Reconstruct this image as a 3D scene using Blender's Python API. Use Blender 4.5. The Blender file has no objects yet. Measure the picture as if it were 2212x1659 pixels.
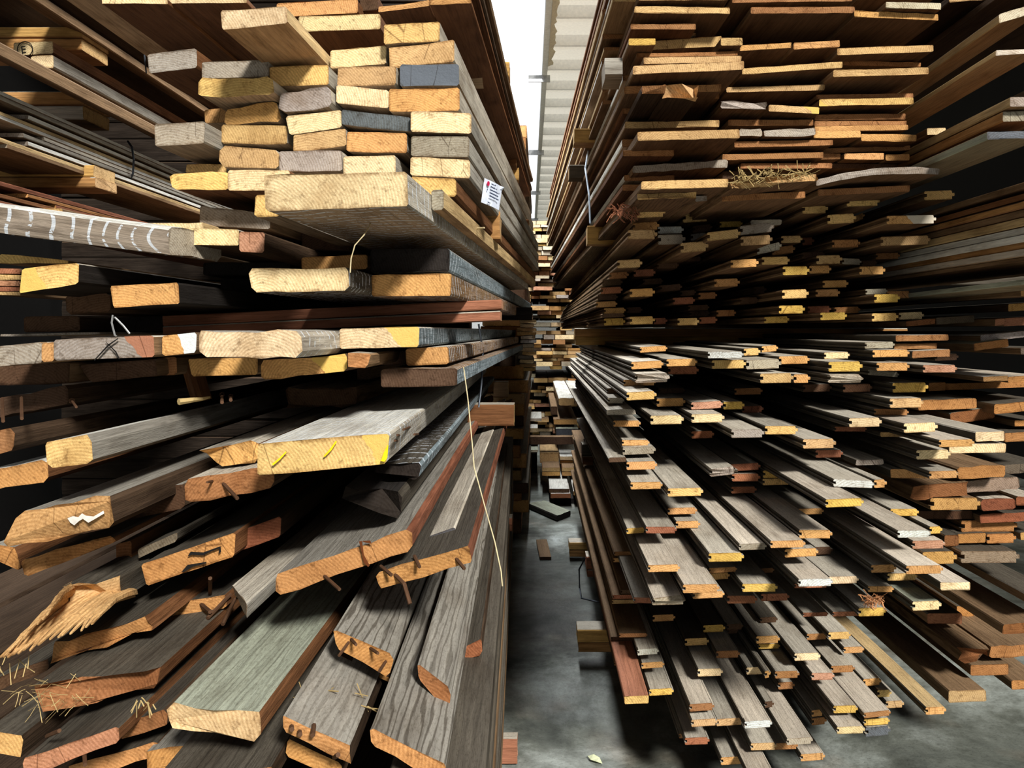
import bpy, bmesh, math, random
import numpy as np
from mathutils import Vector, Matrix

# ------------------------------------------------------------------ camera, sky, sun, exposure
W, H = 2212.0, 1659.0
F = 1600.0                       # focal length in pixels of the 2212 px wide frame
VX, VY = 1160.0, 715.0           # where lines that run straight away from the camera meet
EYE = 1.4                        # camera height
sc = bpy.context.scene
cam = bpy.data.cameras.new('camera')
cam.sensor_fit = 'HORIZONTAL'
cam.sensor_width = 36.0
cam.lens = F / W * 36.0
cam.shift_x = -(VX - W / 2) / W
cam.shift_y = (VY - H / 2) / W
cam.clip_start = 0.05
camo = bpy.data.objects.new('camera', cam)
sc.collection.objects.link(camo)
camo.location = (0, 0, EYE)
camo.rotation_euler = (math.pi / 2, 0, 0)
sc.camera = camo

world = bpy.data.worlds.new('daylight')
sc.world = world
world.use_nodes = True
bg = world.node_tree.nodes['Background']
bg.inputs[0].default_value = (0.93, 0.96, 1.0, 1)
_nt = world.node_tree
_tc = _nt.nodes.new('ShaderNodeTexCoord')
_sp = _nt.nodes.new('ShaderNodeSeparateXYZ')
_mr = _nt.nodes.new('ShaderNodeMapRange')
_nt.links.new(_tc.outputs['Generated'], _sp.inputs[0])
_nt.links.new(_sp.outputs[1], _mr.inputs['Value'])
for _k, _v in (('From Min', -0.1), ('From Max', 0.5), ('To Min', 0.27), ('To Max', 1.9)):
    _mr.inputs[_k].default_value = _v
_nt.links.new(_mr.outputs[0], bg.inputs[1])

sun = bpy.data.lights.new('sun', 'SUN')
sun.energy = 5.2
sun.angle = math.radians(9)
sun.color = (1.0, 0.97, 0.92)
suno = bpy.data.objects.new('sun', sun)
sc.collection.objects.link(suno)
suno.location = (2, -4, 8)
suno.rotation_euler = Vector((0.50, -1.0, 0.84)).to_track_quat('Z', 'Y').to_euler()

day = bpy.data.lights.new('roof_daylight', 'AREA')       # daylight that falls in through the skylight over the far part of the aisle
day.shape = 'RECTANGLE'
day.size, day.size_y = 0.7, 5.4
day.spread = math.radians(130)
day.energy = 330
day.color = (0.96, 0.98, 1.0)
dayo = bpy.data.objects.new('roof_daylight', day)
sc.collection.objects.link(dayo)
dayo.location = (-0.30, 6.2, EYE + 2.55)

vs = sc.view_settings
vs.view_transform = 'Standard'
vs.look = 'None'
vs.gamma = 1.0
vs.use_curve_mapping = False
vs.exposure = 0.12

R = random.Random(7)
C = sc.collection

# ------------------------------------------------------------------ helpers
def lin(r, g, b):
    f = lambda c: ((c / 255 + 0.055) / 1.055) ** 2.4 if c > 10 else c / 255 / 12.92
    return (f(r), f(g), f(b))

def P(x, y, d):
    """photo pixel at depth d -> point of the place"""
    return Vector(((x - VX) * d / F, d, EYE + (VY - y) * d / F))

def link(o):
    C.objects.link(o)
    return o

def tag(o, label=None, cat=None, group=None, kind=None):
    if label: o['label'] = label
    if cat: o['category'] = cat
    if group: o['group'] = group
    if kind: o['kind'] = kind
    return o

def mesh_obj(name, bm, mats, parent=None):
    me = bpy.data.meshes.new(name)
    bm.normal_update()
    bm.to_mesh(me)
    bm.free()
    for m in mats:
        me.materials.append(m)
    o = link(bpy.data.objects.new(name, me))
    if parent:
        o.parent = parent
    return o

# ------------------------------------------------------------------ materials
def new_mat(name):
    m = bpy.data.materials.new(name)
    m.use_nodes = True
    nt = m.node_tree
    return m, nt, nt.nodes['Principled BSDF']

def N(nt, kind, **kw):
    n = nt.nodes.new(kind)
    for k, v in kw.items():
        if k.startswith('i_'):
            key = k[2:]
            n.inputs[int(key) if key.isdigit() else key.replace('_', ' ')].default_value = v
        else:
            setattr(n, k, v)
    return n

def ramp(nt, fac, stops):
    r = N(nt, 'ShaderNodeValToRGB')
    els = r.color_ramp.elements
    while len(els) < len(stops):
        els.new(0.5)
    for e, (p, c) in zip(els, stops):
        e.position = p
        e.color = c if len(c) == 4 else (*c, 1)
    nt.links.new(fac, r.inputs[0])
    return r.outputs[0]

def mul(nt, a, b, mode='MULTIPLY', fac=1.0):
    m = N(nt, 'ShaderNodeMix', data_type='RGBA', blend_type=mode)
    if isinstance(fac, float):
        m.inputs[0].default_value = fac
    else:
        nt.links.new(fac, m.inputs[0])
    for s, i in ((a, 6), (b, 7)):
        if isinstance(s, tuple):
            m.inputs[i].default_value = (*s[:3], 1)
        else:
            nt.links.new(s, m.inputs[i])
    return m.outputs[2]

def math_n(nt, op, a, b=0.0, clamp=False):
    m = N(nt, 'ShaderNodeMath', operation=op, use_clamp=clamp)
    for i, s in enumerate((a, b)):
        if isinstance(s, (int, float)):
            m.inputs[i].default_value = s
        else:
            nt.links.new(s, m.inputs[i])
    return m.outputs[0]

def attr(nt, name):
    return N(nt, 'ShaderNodeAttribute', attribute_type='OBJECT', attribute_name=name)

def coords(nt, scale):
    """object coordinates shifted by a random amount per board, then scaled"""
    tc = N(nt, 'ShaderNodeTexCoord')
    oi = N(nt, 'ShaderNodeObjectInfo')
    off = math_n(nt, 'MULTIPLY', oi.outputs['Random'], 37.0)
    cx = N(nt, 'ShaderNodeCombineXYZ')
    for i in range(3):
        nt.links.new(off, cx.inputs[i])
    mp = N(nt, 'ShaderNodeVectorMath', operation='MULTIPLY')
    nt.links.new(tc.outputs['Object'], mp.inputs[0])
    mp.inputs[1].default_value = scale
    ad = N(nt, 'ShaderNodeVectorMath', operation='ADD')
    nt.links.new(mp.outputs[0], ad.inputs[0])
    nt.links.new(cx.outputs[0], ad.inputs[1])
    return ad.outputs[0], tc, oi

def noise(nt, vec, scale, detail=4.0, rough=0.6, dist=0.0):
    n = N(nt, 'ShaderNodeTexNoise')
    n.inputs['Scale'].default_value = scale
    n.inputs['Detail'].default_value = detail
    n.inputs['Roughness'].default_value = rough
    n.inputs['Distortion'].default_value = dist
    nt.links.new(vec, n.inputs['Vector'])
    return n.outputs[0]

def make_end_mat():
    m, nt, bs = new_mat('sawn_end_grain')
    v, tc, oi = coords(nt, (1, 1, 1))
    # growth rings round a heart that lies somewhere outside each board
    sep = N(nt, 'ShaderNodeSeparateXYZ')
    nt.links.new(tc.outputs['Object'], sep.inputs[0])
    r2 = math_n(nt, 'SUBTRACT', oi.outputs['Random'], 0.5)
    px = math_n(nt, 'ADD', sep.outputs[0], math_n(nt, 'MULTIPLY', r2, 0.22))
    pz = math_n(nt, 'ADD', sep.outputs[2], math_n(nt, 'ADD', math_n(nt, 'MULTIPLY', math_n(nt, 'FRACT', math_n(nt, 'MULTIPLY', oi.outputs['Random'], 7.31)), 0.12), 0.015))
    rad = math_n(nt, 'SQRT', math_n(nt, 'ADD', math_n(nt, 'MULTIPLY', px, px), math_n(nt, 'MULTIPLY', pz, pz)))
    wob = noise(nt, v, 14, 2)
    ring = math_n(nt, 'SINE', math_n(nt, 'ADD', math_n(nt, 'MULTIPLY', rad, 1150.0), math_n(nt, 'MULTIPLY', wob, 22.0)))
    ringc = ramp(nt, math_n(nt, 'MULTIPLY_ADD', ring, 0.5), [(0.0, (0.80, 0.74, 0.66)), (1.0, (1.06, 1.05, 1.03))])
    nt.nodes[-1]
    t = attr(nt, 'end_tint')
    col = mul(nt, t.outputs[0], ringc, fac=0.8)
    big = ramp(nt, noise(nt, v, 9, 5, 0.65), [(0.3, (0.62, 0.54, 0.46)), (0.5, (1, 1, 1)), (0.75, (1.15, 1.12, 1.05))])
    col = mul(nt, col, big, fac=0.75)
    fine = ramp(nt, noise(nt, v, 260, 2, 0.7), [(0.3, (0.66, 0.62, 0.58)), (0.65, (1.1, 1.1, 1.1))])
    col = mul(nt, col, fine, fac=0.55)
    fleck = ramp(nt, noise(nt, v, 75, 5, 0.75), [(0.34, (0.30, 0.24, 0.18)), (0.46, (1, 1, 1)), (0.62, (1, 1, 1)), (0.74, (1.22, 1.2, 1.12))])
    col = mul(nt, col, fleck, fac=0.6)
    # paint mark over a part of the end; on one timber, painted-in shade
    g = N(nt, 'ShaderNodeSeparateXYZ')
    nt.links.new(tc.outputs['Generated'], g.inputs[0])
    me = attr(nt, 'mark_edge')
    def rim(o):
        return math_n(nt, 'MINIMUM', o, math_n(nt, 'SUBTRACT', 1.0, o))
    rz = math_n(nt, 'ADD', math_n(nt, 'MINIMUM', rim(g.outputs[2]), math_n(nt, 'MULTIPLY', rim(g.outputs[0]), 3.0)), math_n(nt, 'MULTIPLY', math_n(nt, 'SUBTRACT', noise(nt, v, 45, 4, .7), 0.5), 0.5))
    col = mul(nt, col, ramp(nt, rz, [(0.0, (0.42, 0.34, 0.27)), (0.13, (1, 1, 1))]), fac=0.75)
    gx = math_n(nt, 'ADD', g.outputs[0], math_n(nt, 'MULTIPLY', math_n(nt, 'SUBTRACT', noise(nt, v, 30, 3), 0.5), 0.25))
    gx = math_n(nt, 'ADD', gx, math_n(nt, 'MULTIPLY', g.outputs[2], 0.15))
    neg = math_n(nt, 'LESS_THAN', me.outputs['Fac'], 0.0)
    hi = math_n(nt, 'MULTIPLY', math_n(nt, 'GREATER_THAN', gx, me.outputs['Fac']), math_n(nt, 'SUBTRACT', 1.0, neg))
    lo = math_n(nt, 'MULTIPLY', math_n(nt, 'LESS_THAN', gx, math_n(nt, 'ABSOLUTE', me.outputs['Fac'])), neg)
    mk = math_n(nt, 'MULTIPLY', math_n(nt, 'ADD', hi, lo), 0.9)
    col = mul(nt, col, attr(nt, 'mark_tint').outputs[0], 'MIX', mk)
    # drying cracks
    cv, _, _ = coords(nt, (26, 1, 7))
    vo = N(nt, 'ShaderNodeTexVoronoi', feature='DISTANCE_TO_EDGE')
    nt.links.new(cv, vo.inputs['Vector'])
    vo.inputs['Scale'].default_value = 0.55
    cr = ramp(nt, vo.outputs['Distance'], [(0.0, (0.2, 0.15, 0.12)), (0.012, (1, 1, 1))])
    cm = math_n(nt, 'GREATER_THAN', noise(nt, v, 5, 1), 0.6)
    col = mul(nt, col, cr, fac=math_n(nt, 'MULTIPLY', cm, 0.8))
    nt.links.new(col, bs.inputs['Base Color'])
    bs.inputs['Roughness'].default_value = 0.85
    bs.inputs['Specular IOR Level'].default_value = 0.15
    bp = N(nt, 'ShaderNodeBump')
    bp.inputs['Strength'].default_value = 0.5
    bp.inputs['Distance'].default_value = 0.004
    nt.links.new(noise(nt, v, 120, 4, 0.7), bp.inputs['Height'])
    nt.links.new(bp.outputs[0], bs.inputs['Normal'])
    return m

def make_side_mat(name, tint, top=False):
    m, nt, bs = new_mat(name)
    v, tc, oi = coords(nt, (1, 0.055, 1))
    t = attr(nt, tint)
    st = noise(nt, v, 95, 6, 0.72, 0.6)
    c1 = ramp(nt, st, [(0.25, (0.30, 0.25, 0.21)), (0.47, (0.86, 0.84, 0.82)), (0.72, (1.22, 1.20, 1.16))])
    col = mul(nt, t.outputs[0], c1, fac=0.55 if top else 0.85)
    v2, _, _ = coords(nt, (1, 0.35, 1))
    big = ramp(nt, noise(nt, v2, 11, 5, 0.62), [(0.28, (0.42, 0.36, 0.30)), (0.5, (1, 1, 1)), (0.74, (1.2, 1.2, 1.2))])
    col = mul(nt, col, big, fac=0.6 if top else 0.85)
    wv, _, _ = coords(nt, (1, 0.10, 1))
    wt = N(nt, 'ShaderNodeTexWave', bands_direction='X')
    wt.inputs['Scale'].default_value = 26.0
    wt.inputs['Distortion'].default_value = 9.0
    wt.inputs['Detail'].default_value = 3.0
    wt.inputs['Detail Scale'].default_value = 1.6
    nt.links.new(wv, wt.inputs['Vector'])
    wl = ramp(nt, wt.outputs['Fac'], [(0.08, (0.28, 0.25, 0.22)), (0.34, (1, 1, 1))])
    col = mul(nt, col, wl, fac=attr(nt, 'wavy').outputs['Fac'])
    # white chalk-like saw stripes across some faces
    s = N(nt, 'ShaderNodeSeparateXYZ')
    nt.links.new(tc.outputs['Object'], s.inputs[0])
    sy = math_n(nt, 'ADD', math_n(nt, 'MULTIPLY', s.outputs[1], 33.0), math_n(nt, 'MULTIPLY', noise(nt, v2, 6, 1), 9.0))
    stripe = math_n(nt, 'GREATER_THAN', math_n(nt, 'SINE', math_n(nt, 'MULTIPLY', sy, 6.283)), 0.84)
    stripe = math_n(nt, 'MULTIPLY', stripe, math_n(nt, 'GREATER_THAN', noise(nt, v2, 55, 4, .75), 0.47))
    stripe = math_n(nt, 'MULTIPLY', stripe, attr(nt, 'stripes').outputs['Fac'])
    col = mul(nt, col, (0.68, 0.74, 0.80), 'MIX', math_n(nt, 'MULTIPLY', stripe, 0.7))
    if top:
        sp = ramp(nt, noise(nt, v2, 300, 2, 0.8), [(0.33, (0.45, 0.42, 0.38)), (0.5, (1, 1, 1))])
        col = mul(nt, col, sp, fac=0.5)
    nt.links.new(col, bs.inputs['Base Color'])
    bs.inputs['Roughness'].default_value = 0.72 if top else 0.85
    bs.inputs['Specular IOR Level'].default_value = 0.25 if top else 0.1
    bp = N(nt, 'ShaderNodeBump')
    bp.inputs['Strength'].default_value = 0.8
    bp.inputs['Distance'].default_value = 0.006
    nt.links.new(st, bp.inputs['Height'])
    nt.links.new(bp.outputs[0], bs.inputs['Normal'])
    return m

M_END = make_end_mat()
M_SIDE = make_side_mat('weathered_board_side', 'side_tint')
M_TOP = make_side_mat('dusty_board_top', 'top_tint', True)
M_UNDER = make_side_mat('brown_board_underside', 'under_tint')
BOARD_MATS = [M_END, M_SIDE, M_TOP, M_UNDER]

def plain(name, col, rough=0.6, metal=0.0):
    m, nt, bs = new_mat(name)
    tc = N(nt, 'ShaderNodeTexCoord')
    nz = ramp(nt, noise(nt, tc.outputs['Object'], 40, 4), [(0.3, (0.75, 0.75, 0.75)), (0.7, (1.15, 1.15, 1.15))])
    nt.links.new(mul(nt, tuple(col), nz), bs.inputs['Base Color'])
    bs.inputs['Roughness'].default_value = rough
    bs.inputs['Metallic'].default_value = metal
    bs.inputs['Specular IOR Level'].default_value = 0.5 if rough < 0.5 else 0.12
    return m

M_NAIL = plain('rusty_nail', lin(92, 66, 48), 0.7, 0.3)
M_STEEL = plain('dark_steel_strap', lin(70, 75, 82), 0.45, 0.7)
M_WIRE = plain('pale_cord', lin(205, 190, 150), 0.8)
M_STRAW = plain('dry_straw', lin(182, 158, 108), 0.9)
M_WHITE = plain('white_cord', lin(190, 205, 220), 0.6)
M_ZINC = plain('galvanised_metal', lin(170, 172, 172), 0.35, 0.6)
M_LEAF = plain('dry_leaf', lin(190, 195, 160), 0.9)

# ------------------------------------------------------------------ palettes
END = dict(y=lin(230, 194, 126), c=lin(236, 214, 170), o=lin(212, 164, 106), b=lin(168, 122, 80), r=lin(164, 108, 80),
           g=lin(168, 160, 148), k=lin(46, 42, 40), w=lin(214, 220, 220), m=lin(220, 184, 98), d=lin(92, 70, 54), t=lin(206, 172, 122),
           e=lin(98, 104, 112), p=lin(196, 148, 120), s=lin(120, 116, 104), l=lin(214, 206, 186))
ENDNAME = dict(y='yellow', c='cream', o='orange-tan', b='brown', r='reddish', g='grey', k='blackened', w='white-painted',
               m='mustard', d='dark brown', t='tan', e='blue-grey', p='pinkish', s='grimy', l='pale')
SIDE = dict(n=lin(138, 112, 84), o=lin(168, 118, 72), g=lin(160, 156, 146), d=lin(78, 62, 48), r=lin(138, 88, 66),
            w=lin(226, 226, 218), k=lin(44, 40, 37), c=lin(206, 178, 130), e=lin(120, 134, 140), u=lin(126, 86, 56), l=lin(196, 189, 174),
            v=lin(166, 172, 154), p=lin(212, 201, 184), s=lin(90, 84, 74), y=lin(206, 164, 98), q=lin(186, 140, 88), f=lin(172, 116, 90), m=lin(214, 176, 90), t=lin(190, 160, 116))

# ------------------------------------------------------------------ one board
def profile(kind, w, t, seed):
    """closed outline in metres, (0,0) bottom-left .. (w,t) top-right, counter-clockwise seen from the front"""
    rr = random.Random(seed)
    c = min(0.004, t * 0.12)
    if kind == 't':                                   # groove on the left, tongue on the right
        g, l = t * 0.17, min(t * 0.30, 0.011)
        m = t * 0.52
        pts = [(c, 0), (w - l, 0), (w - l, m - g), (w - l * .1, m - g), (w, m), (w - l * .1, m + g), (w - l, m + g), (w - l, t - c), (w - l - c, t),
               (c, t), (0, t - c), (0, m + g * 1.1), (l * 1.05, m + g), (l * 1.05, m - g), (0, m - g * 1.1), (0, c)]
        return pts
    if kind == 'r':                                   # worn, rounded corners
        c = min(0.009, t * 0.2)
    step = 0.03
    raw = []
    def edge(a, b):
        n = max(1, int(math.dist(a, b) / step))
        for i in range(n):
            raw.append((a[0] + (b[0] - a[0]) * i / n, a[1] + (b[1] - a[1]) * i / n))
    q = [(c, 0), (w - c, 0), (w, c), (w, t - c), (w - c, t), (c, t), (0, t - c), (0, c)]
    for i in range(8):
        edge(q[i], q[(i + 1) % 8])
    amp = {'p': 0.0009, 'r': 0.0028, 'x': 0.0065}.get(kind, 0.001)
    amp = min(amp, t * 0.1)
    if kind in 'rx':
        amp = amp
    return [(x + rr.uniform(-amp, amp), z + rr.uniform(-amp, amp)) for x, z in raw]

BOARDS = []
BYID = {}

def build_board(name, TL, TR, BL, BR, dirv, L, kind='p', tints=None, seed=0, parent=None, bow=0.0, stripes=0.0, mark=None, ragged=0.0, wavy=None):
    """quad = the sawn end nearest the viewer; the board runs L metres along dirv"""
    y = dirv.normalized()
    wv = (TR - TL)
    x = (wv - y * wv.dot(y)).normalized()
    z = x.cross(y).normalized()
    org = BL.copy()
    Mx = Matrix((x, y, z)).transposed()
    Mi = Mx.transposed()
    q = [Mi @ (p - org) for p in (BL, BR, TL, TR)]
    w = ((q[1] - q[0]).length + (q[3] - q[2]).length) / 2
    t = ((q[2] - q[0]).length + (q[3] - q[1]).length) / 2
    pr = profile(kind, w, t, seed)
    rr = random.Random(seed + 1)
    bm = bmesh.new()
    nseg = 5 if L > 1.2 else 3
    ys = [0.0] + [0.02] + [L * (i / nseg) for i in range(1, nseg + 1)]
    if L < 0.08:
        ys = [0.0, L]
    rings = []
    wob = {'t': 0.0003, 'p': 0.0006, 'r': 0.0012, 'x': 0.003}.get(kind, 0.001)
    dx = dz = 0.0
    for k, yy in enumerate(ys):
        ring = []
        for (a, b) in pr:
            s, v = a / w, b / t
            base = q[0] * (1 - s) * (1 - v) + q[1] * s * (1 - v) + q[2] * (1 - s) * v + q[3] * s * v
            f = min(1.0, yy / 0.25)
            base = Vector((base.x, base.y * (1 - f) + 0.0, base.z)) if k == len(ys) - 1 else base
            p = base + Vector((dx, yy, dz))
            if bow:
                p.z += bow * (1 - (2 * s - 1) ** 2)
            if k == 0 and ragged:
                p.y += rr.uniform(-ragged, ragged * 0.6)
            elif k == 0 and kind != 't':
                p.y += rr.uniform(0, 0.003)
            if k:
                p += Vector((rr.uniform(-wob, wob), 0, rr.uniform(-wob, wob))) * 0.35
            ring.append(bm.verts.new(p))
        rings.append(ring)
        if k:
            dx += rr.uniform(-wob, wob)
            dz += rr.uniform(-wob, wob)
    n = len(pr)
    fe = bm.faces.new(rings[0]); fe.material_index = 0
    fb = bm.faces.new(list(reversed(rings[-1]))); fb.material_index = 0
    for k in range(len(rings) - 1):
        for i in range(n):
            j = (i + 1) % n
            fc = bm.faces.new((rings[k][i], rings[k + 1][i], rings[k + 1][j], rings[k][j]))
            fc.normal_update()
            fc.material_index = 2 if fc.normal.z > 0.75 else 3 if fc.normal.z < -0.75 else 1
    o = mesh_obj(name, bm, BOARD_MATS, parent)
    o.matrix_world = Matrix.Translation(org) @ Mx.to_4x4()
    te, ts, tt = tints
    j = R.uniform(0.86, 1.12)
    o['end_tint'] = [te[0] * j, te[1] * j * R.uniform(.97, 1.03), te[2] * j * R.uniform(.92, 1.08)]
    j = R.uniform(0.8, 1.15)
    o['side_tint'] = [c * j for c in ts]
    g_ = sum(ts) / 3
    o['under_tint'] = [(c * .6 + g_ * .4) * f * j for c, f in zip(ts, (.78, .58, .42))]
    j = R.uniform(0.82, 1.1)
    o['top_tint'] = [c * j for c in tt]
    o['stripes'] = float(stripes)
    o['wavy'] = {'r': .35, 'x': .5, 'p': .15, 't': .08}.get(kind, .1) if wavy is None else wavy
    o['mark_edge'] = float(mark[0]) if mark else 9.0
    o['mark_tint'] = list(mark[1]) if mark else [1.0, 1.0, 1.0]
    return o

ORD = ['', 'first', 'second', 'third', 'fourth', 'fifth', 'sixth', 'seventh', 'eighth', 'ninth', 'tenth', 'eleventh', 'twelfth', 'thirteenth',
       'fourteenth', 'fifteenth', 'sixteenth', 'seventeenth', 'eighteenth', 'nineteenth', 'twentieth']
def ordn(i):
    if i <= 20: return ORD[i]
    tens = {2: 'twenty', 3: 'thirty', 4: 'forty', 5: 'fifty', 6: 'sixty', 7: 'seventy', 8: 'eighty'}[i // 10]
    return tens + '-' + ORD[i % 10] if i % 10 else tens[:-1] + 'ieth'

S = 560 / 1659.0
def parse(blocks):
    out = []
    for (ox, oy), text in blocks:
        for ln in text.strip().splitlines():
            ln = ln.strip()
            if not ln:
                continue
            note = None
            if '|' in ln:
                ln, note = [a.strip() for a in ln.split('|', 1)]
            tk = ln.split()
            xl, yl, xr, yr, th, d = [float(a) for a in tk[:6]]
            e = dict(kind=tk[6], end=tk[7], note=note, d0=d, opt={})
            X = lambda a: ox + a * S
            Y = lambda a: oy + a * S
            e['TL'] = (X(xl), Y(yl)); e['TR'] = (X(xr), Y(yr))
            e['BL'] = (X(xl), Y(yl + th)); e['BR'] = (X(xr), Y(yr + th))
            for o in tk[8:]:
                k, v = o.split('=')
                if k in ('bl', 'br'):
                    a, b = v.split(',')
                    e[k.upper()] = (X(float(a)), Y(float(b)))
                else:
                    e['opt'][k] = v
            out.append(e)
    return out

def solve(es, vp, L, lam, span, passes=5):
    """slide each end a little along its line of sight until the boards of a pack lie beside and on one another"""
    n = len(es)
    dv = np.array([(vp[0] - VX) / F, (VY - vp[1]) / F])
    x0 = np.array([min(e['TL'][0], e['BL'][0]) for e in es]); x1 = np.array([max(e['TR'][0], e['BR'][0]) for e in es])
    yt = np.array([(e['TL'][1] + e['TR'][1]) / 2 for e in es]); yb = np.array([(e['BL'][1] + e['BR'][1]) / 2 for e in es])
    d0 = np.array([e['d0'] for e in es]); d = d0.copy()
    def rect(i, dd):
        return ((x0[i] - VX) / F * dd - dd * dv[0], (x1[i] - VX) / F * dd - dd * dv[0],
                (VY - yb[i]) / F * dd - dd * dv[1], (VY - yt[i]) / F * dd - dd * dv[1])
    Rc = np.array([rect(i, d[i]) for i in range(n)])
    fixed = np.array(['fix' in e['opt'] for e in es])
    cand = np.linspace(-span, span, 41)
    for ps in range(passes):
        order = list(range(n)); R.shuffle(order)
        for i in order:
            if fixed[i]:
                continue
            best = None
            for c in cand:
                dd = d0[i] * (1 + c)
                a = rect(i, dd)
                ox = np.minimum(a[1], Rc[:, 1]) - np.maximum(a[0], Rc[:, 0])
                oz = np.minimum(a[3], Rc[:, 3]) - np.maximum(a[2], Rc[:, 2])
                ov = np.clip(ox, 0, None) * np.clip(oz, 0, None)
                ov[i] = 0
                cost = ov.sum() * 1e4 / max(1e-9, (a[1] - a[0]) * (a[3] - a[2]) * 1e4) + lam * (c / span) ** 2
                if best is None or cost < best[0]:
                    best = (cost, dd, a)
            d[i] = best[1]; Rc[i] = best[2]
    # what overlap is left is shaved off both neighbours
    trim = np.zeros((n, 4))            # fractions off left, right, bottom, top
    for i in range(n):
        for j in range(i + 1, n):
            ox = min(Rc[i, 1], Rc[j, 1]) - max(Rc[i, 0], Rc[j, 0])
            oz = min(Rc[i, 3], Rc[j, 3]) - max(Rc[i, 2], Rc[j, 2])
            if ox <= 0 or oz <= 0:
                continue
            wi, wj = Rc[i, 1] - Rc[i, 0], Rc[j, 1] - Rc[j, 0]
            hi, hj = Rc[i, 3] - Rc[i, 2], Rc[j, 3] - Rc[j, 2]
            if ox / min(wi, wj) < oz / min(hi, hj):
                if ox / min(wi, wj) < 0.35:
                    a, b = (i, j) if Rc[i, 0] < Rc[j, 0] else (j, i)
                    s = ox / 2 + .0012
                    trim[a, 1] = max(trim[a, 1], s); trim[b, 0] = max(trim[b, 0], s)
                    Rc[a, 1] -= s; Rc[b, 0] += s
            elif oz / min(hi, hj) < 0.5:
                a, b = (i, j) if Rc[i, 2] < Rc[j, 2] else (j, i)
                s = oz / 2 + .0012
                trim[a, 3] += s; trim[b, 2] += s
                Rc[a, 3] -= s; Rc[b, 2] += s
    for i, e in enumerate(es):
        e['d'] = float(d[i]); e['trim'] = trim[i]

def pack(key, phrase, name, cat, blocks, vp=(VX, VY), L=3.0, lam=0.25, span=0.07, side='n', top='l', group=None, rowh=20, word='plank', do_solve=True):
    es = blocks if isinstance(blocks[0], dict) else parse(blocks)
    if do_solve and 'd' not in es[0]:
        solve(es, vp, L, lam, span)
    # rows for the words of the labels
    for e in es:
        e['cx'] = (e['TL'][0] + e['TR'][0]) / 2
        e['cy'] = (e['TL'][1] + e['TR'][1] + e['BL'][1] + e['BR'][1]) / 4
    auto = [e for e in es if not e['note']]
    auto.sort(key=lambda e: e['cy'])
    rows = []
    for e in auto:
        if rows and e['cy'] - rows[-1][0]['cy'] < rowh:
            rows[-1].append(e)
        else:
            rows.append([e])
    for ri, row in enumerate(rows):
        row.sort(key=lambda e: e['cx'])
        for ci, e in enumerate(row):
            e['note'] = '%s-ended %s, %s from left in %s row of %s' % (ENDNAME[e['end']], word if len(row) < 99 else word, ordn(ci + 1), ordn(ri + 1), phrase) \
                if len(row) > 1 else '%s-ended %s, alone in the %s row of %s' % (ENDNAME[e['end']], word, ordn(ri + 1), phrase)
    for k, e in enumerate(es):
        op = e['opt']
        d = e.get('d', e['d0'])
        dr = d + float(op.get('dr', 0))
        TL, BL = P(*e['TL'], d), P(*e['BL'], d)
        TR, BR = P(*e['TR'], dr), P(*e['BR'], dr)
        if 'trim' in e:
            a, b, c, f = e['trim']
            ux = (TR - TL).normalized(); uz = (TL - BL).normalized()
            TL += ux * a - uz * f; BL += ux * a + uz * c
            TR += -ux * b - uz * f; BR += -ux * b + uz * c
        v = vp
        if 'v' in op:
            v = tuple(float(q) for q in op['v'].split(','))
        dirv = Vector(((v[0] - VX) / F, 1, (VY - v[1]) / F))
        te_ = END[e['end']]
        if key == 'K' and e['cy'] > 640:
            te_ = tuple(c * f for c, f in zip(te_, (.66, .56, .5)))  # shade over the far right stack, multiplied into its end colours
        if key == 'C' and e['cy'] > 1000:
            te_ = tuple(c * f for c, f in zip(te_, (.82, .74, .68)))  # light falling off down the heap, plus grime, put into the end colours
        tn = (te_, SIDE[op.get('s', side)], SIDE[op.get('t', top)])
        mark = None
        if 'm' in op:
            a, b = op['m'].split(',')
            mark = (float(a), END[b])
        nm = op.get('name', name)
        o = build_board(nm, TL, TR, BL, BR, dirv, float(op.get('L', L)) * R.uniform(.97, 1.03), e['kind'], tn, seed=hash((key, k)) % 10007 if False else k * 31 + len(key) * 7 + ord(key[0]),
                        bow=float(op.get('bow', 0)), stripes=float(op.get('st', 0)), mark=mark, ragged=float(op.get('rag', 0)), wavy=float(op['wv']) if 'wv' in op else None)
        tag(o, e['note'], op.get('cat', cat).replace('_', ' '), group)
        if 'id' in op:
            BYID[op['id']] = (o, d)
        BOARDS.append(o)

# ================================================================== the shed
def quad_obj(name, corners, mat, kind='structure'):
    bm = bmesh.new()
    vs_ = [bm.verts.new(c) for c in corners]
    bm.faces.new(vs_)
    o = mesh_obj(name, bm, [mat])
    o['kind'] = kind
    return o

def slab(name, x0, x1, y0, y1, z0, z1, mat, parent=None):
    bm = bmesh.new()
    bmesh.ops.create_cube(bm, size=1)
    for v in bm.verts:
        v.co = Vector((x0 if v.co.x < 0 else x1, y0 if v.co.y < 0 else y1, z0 if v.co.z < 0 else z1))
    return mesh_obj(name, bm, [mat], parent)

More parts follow.
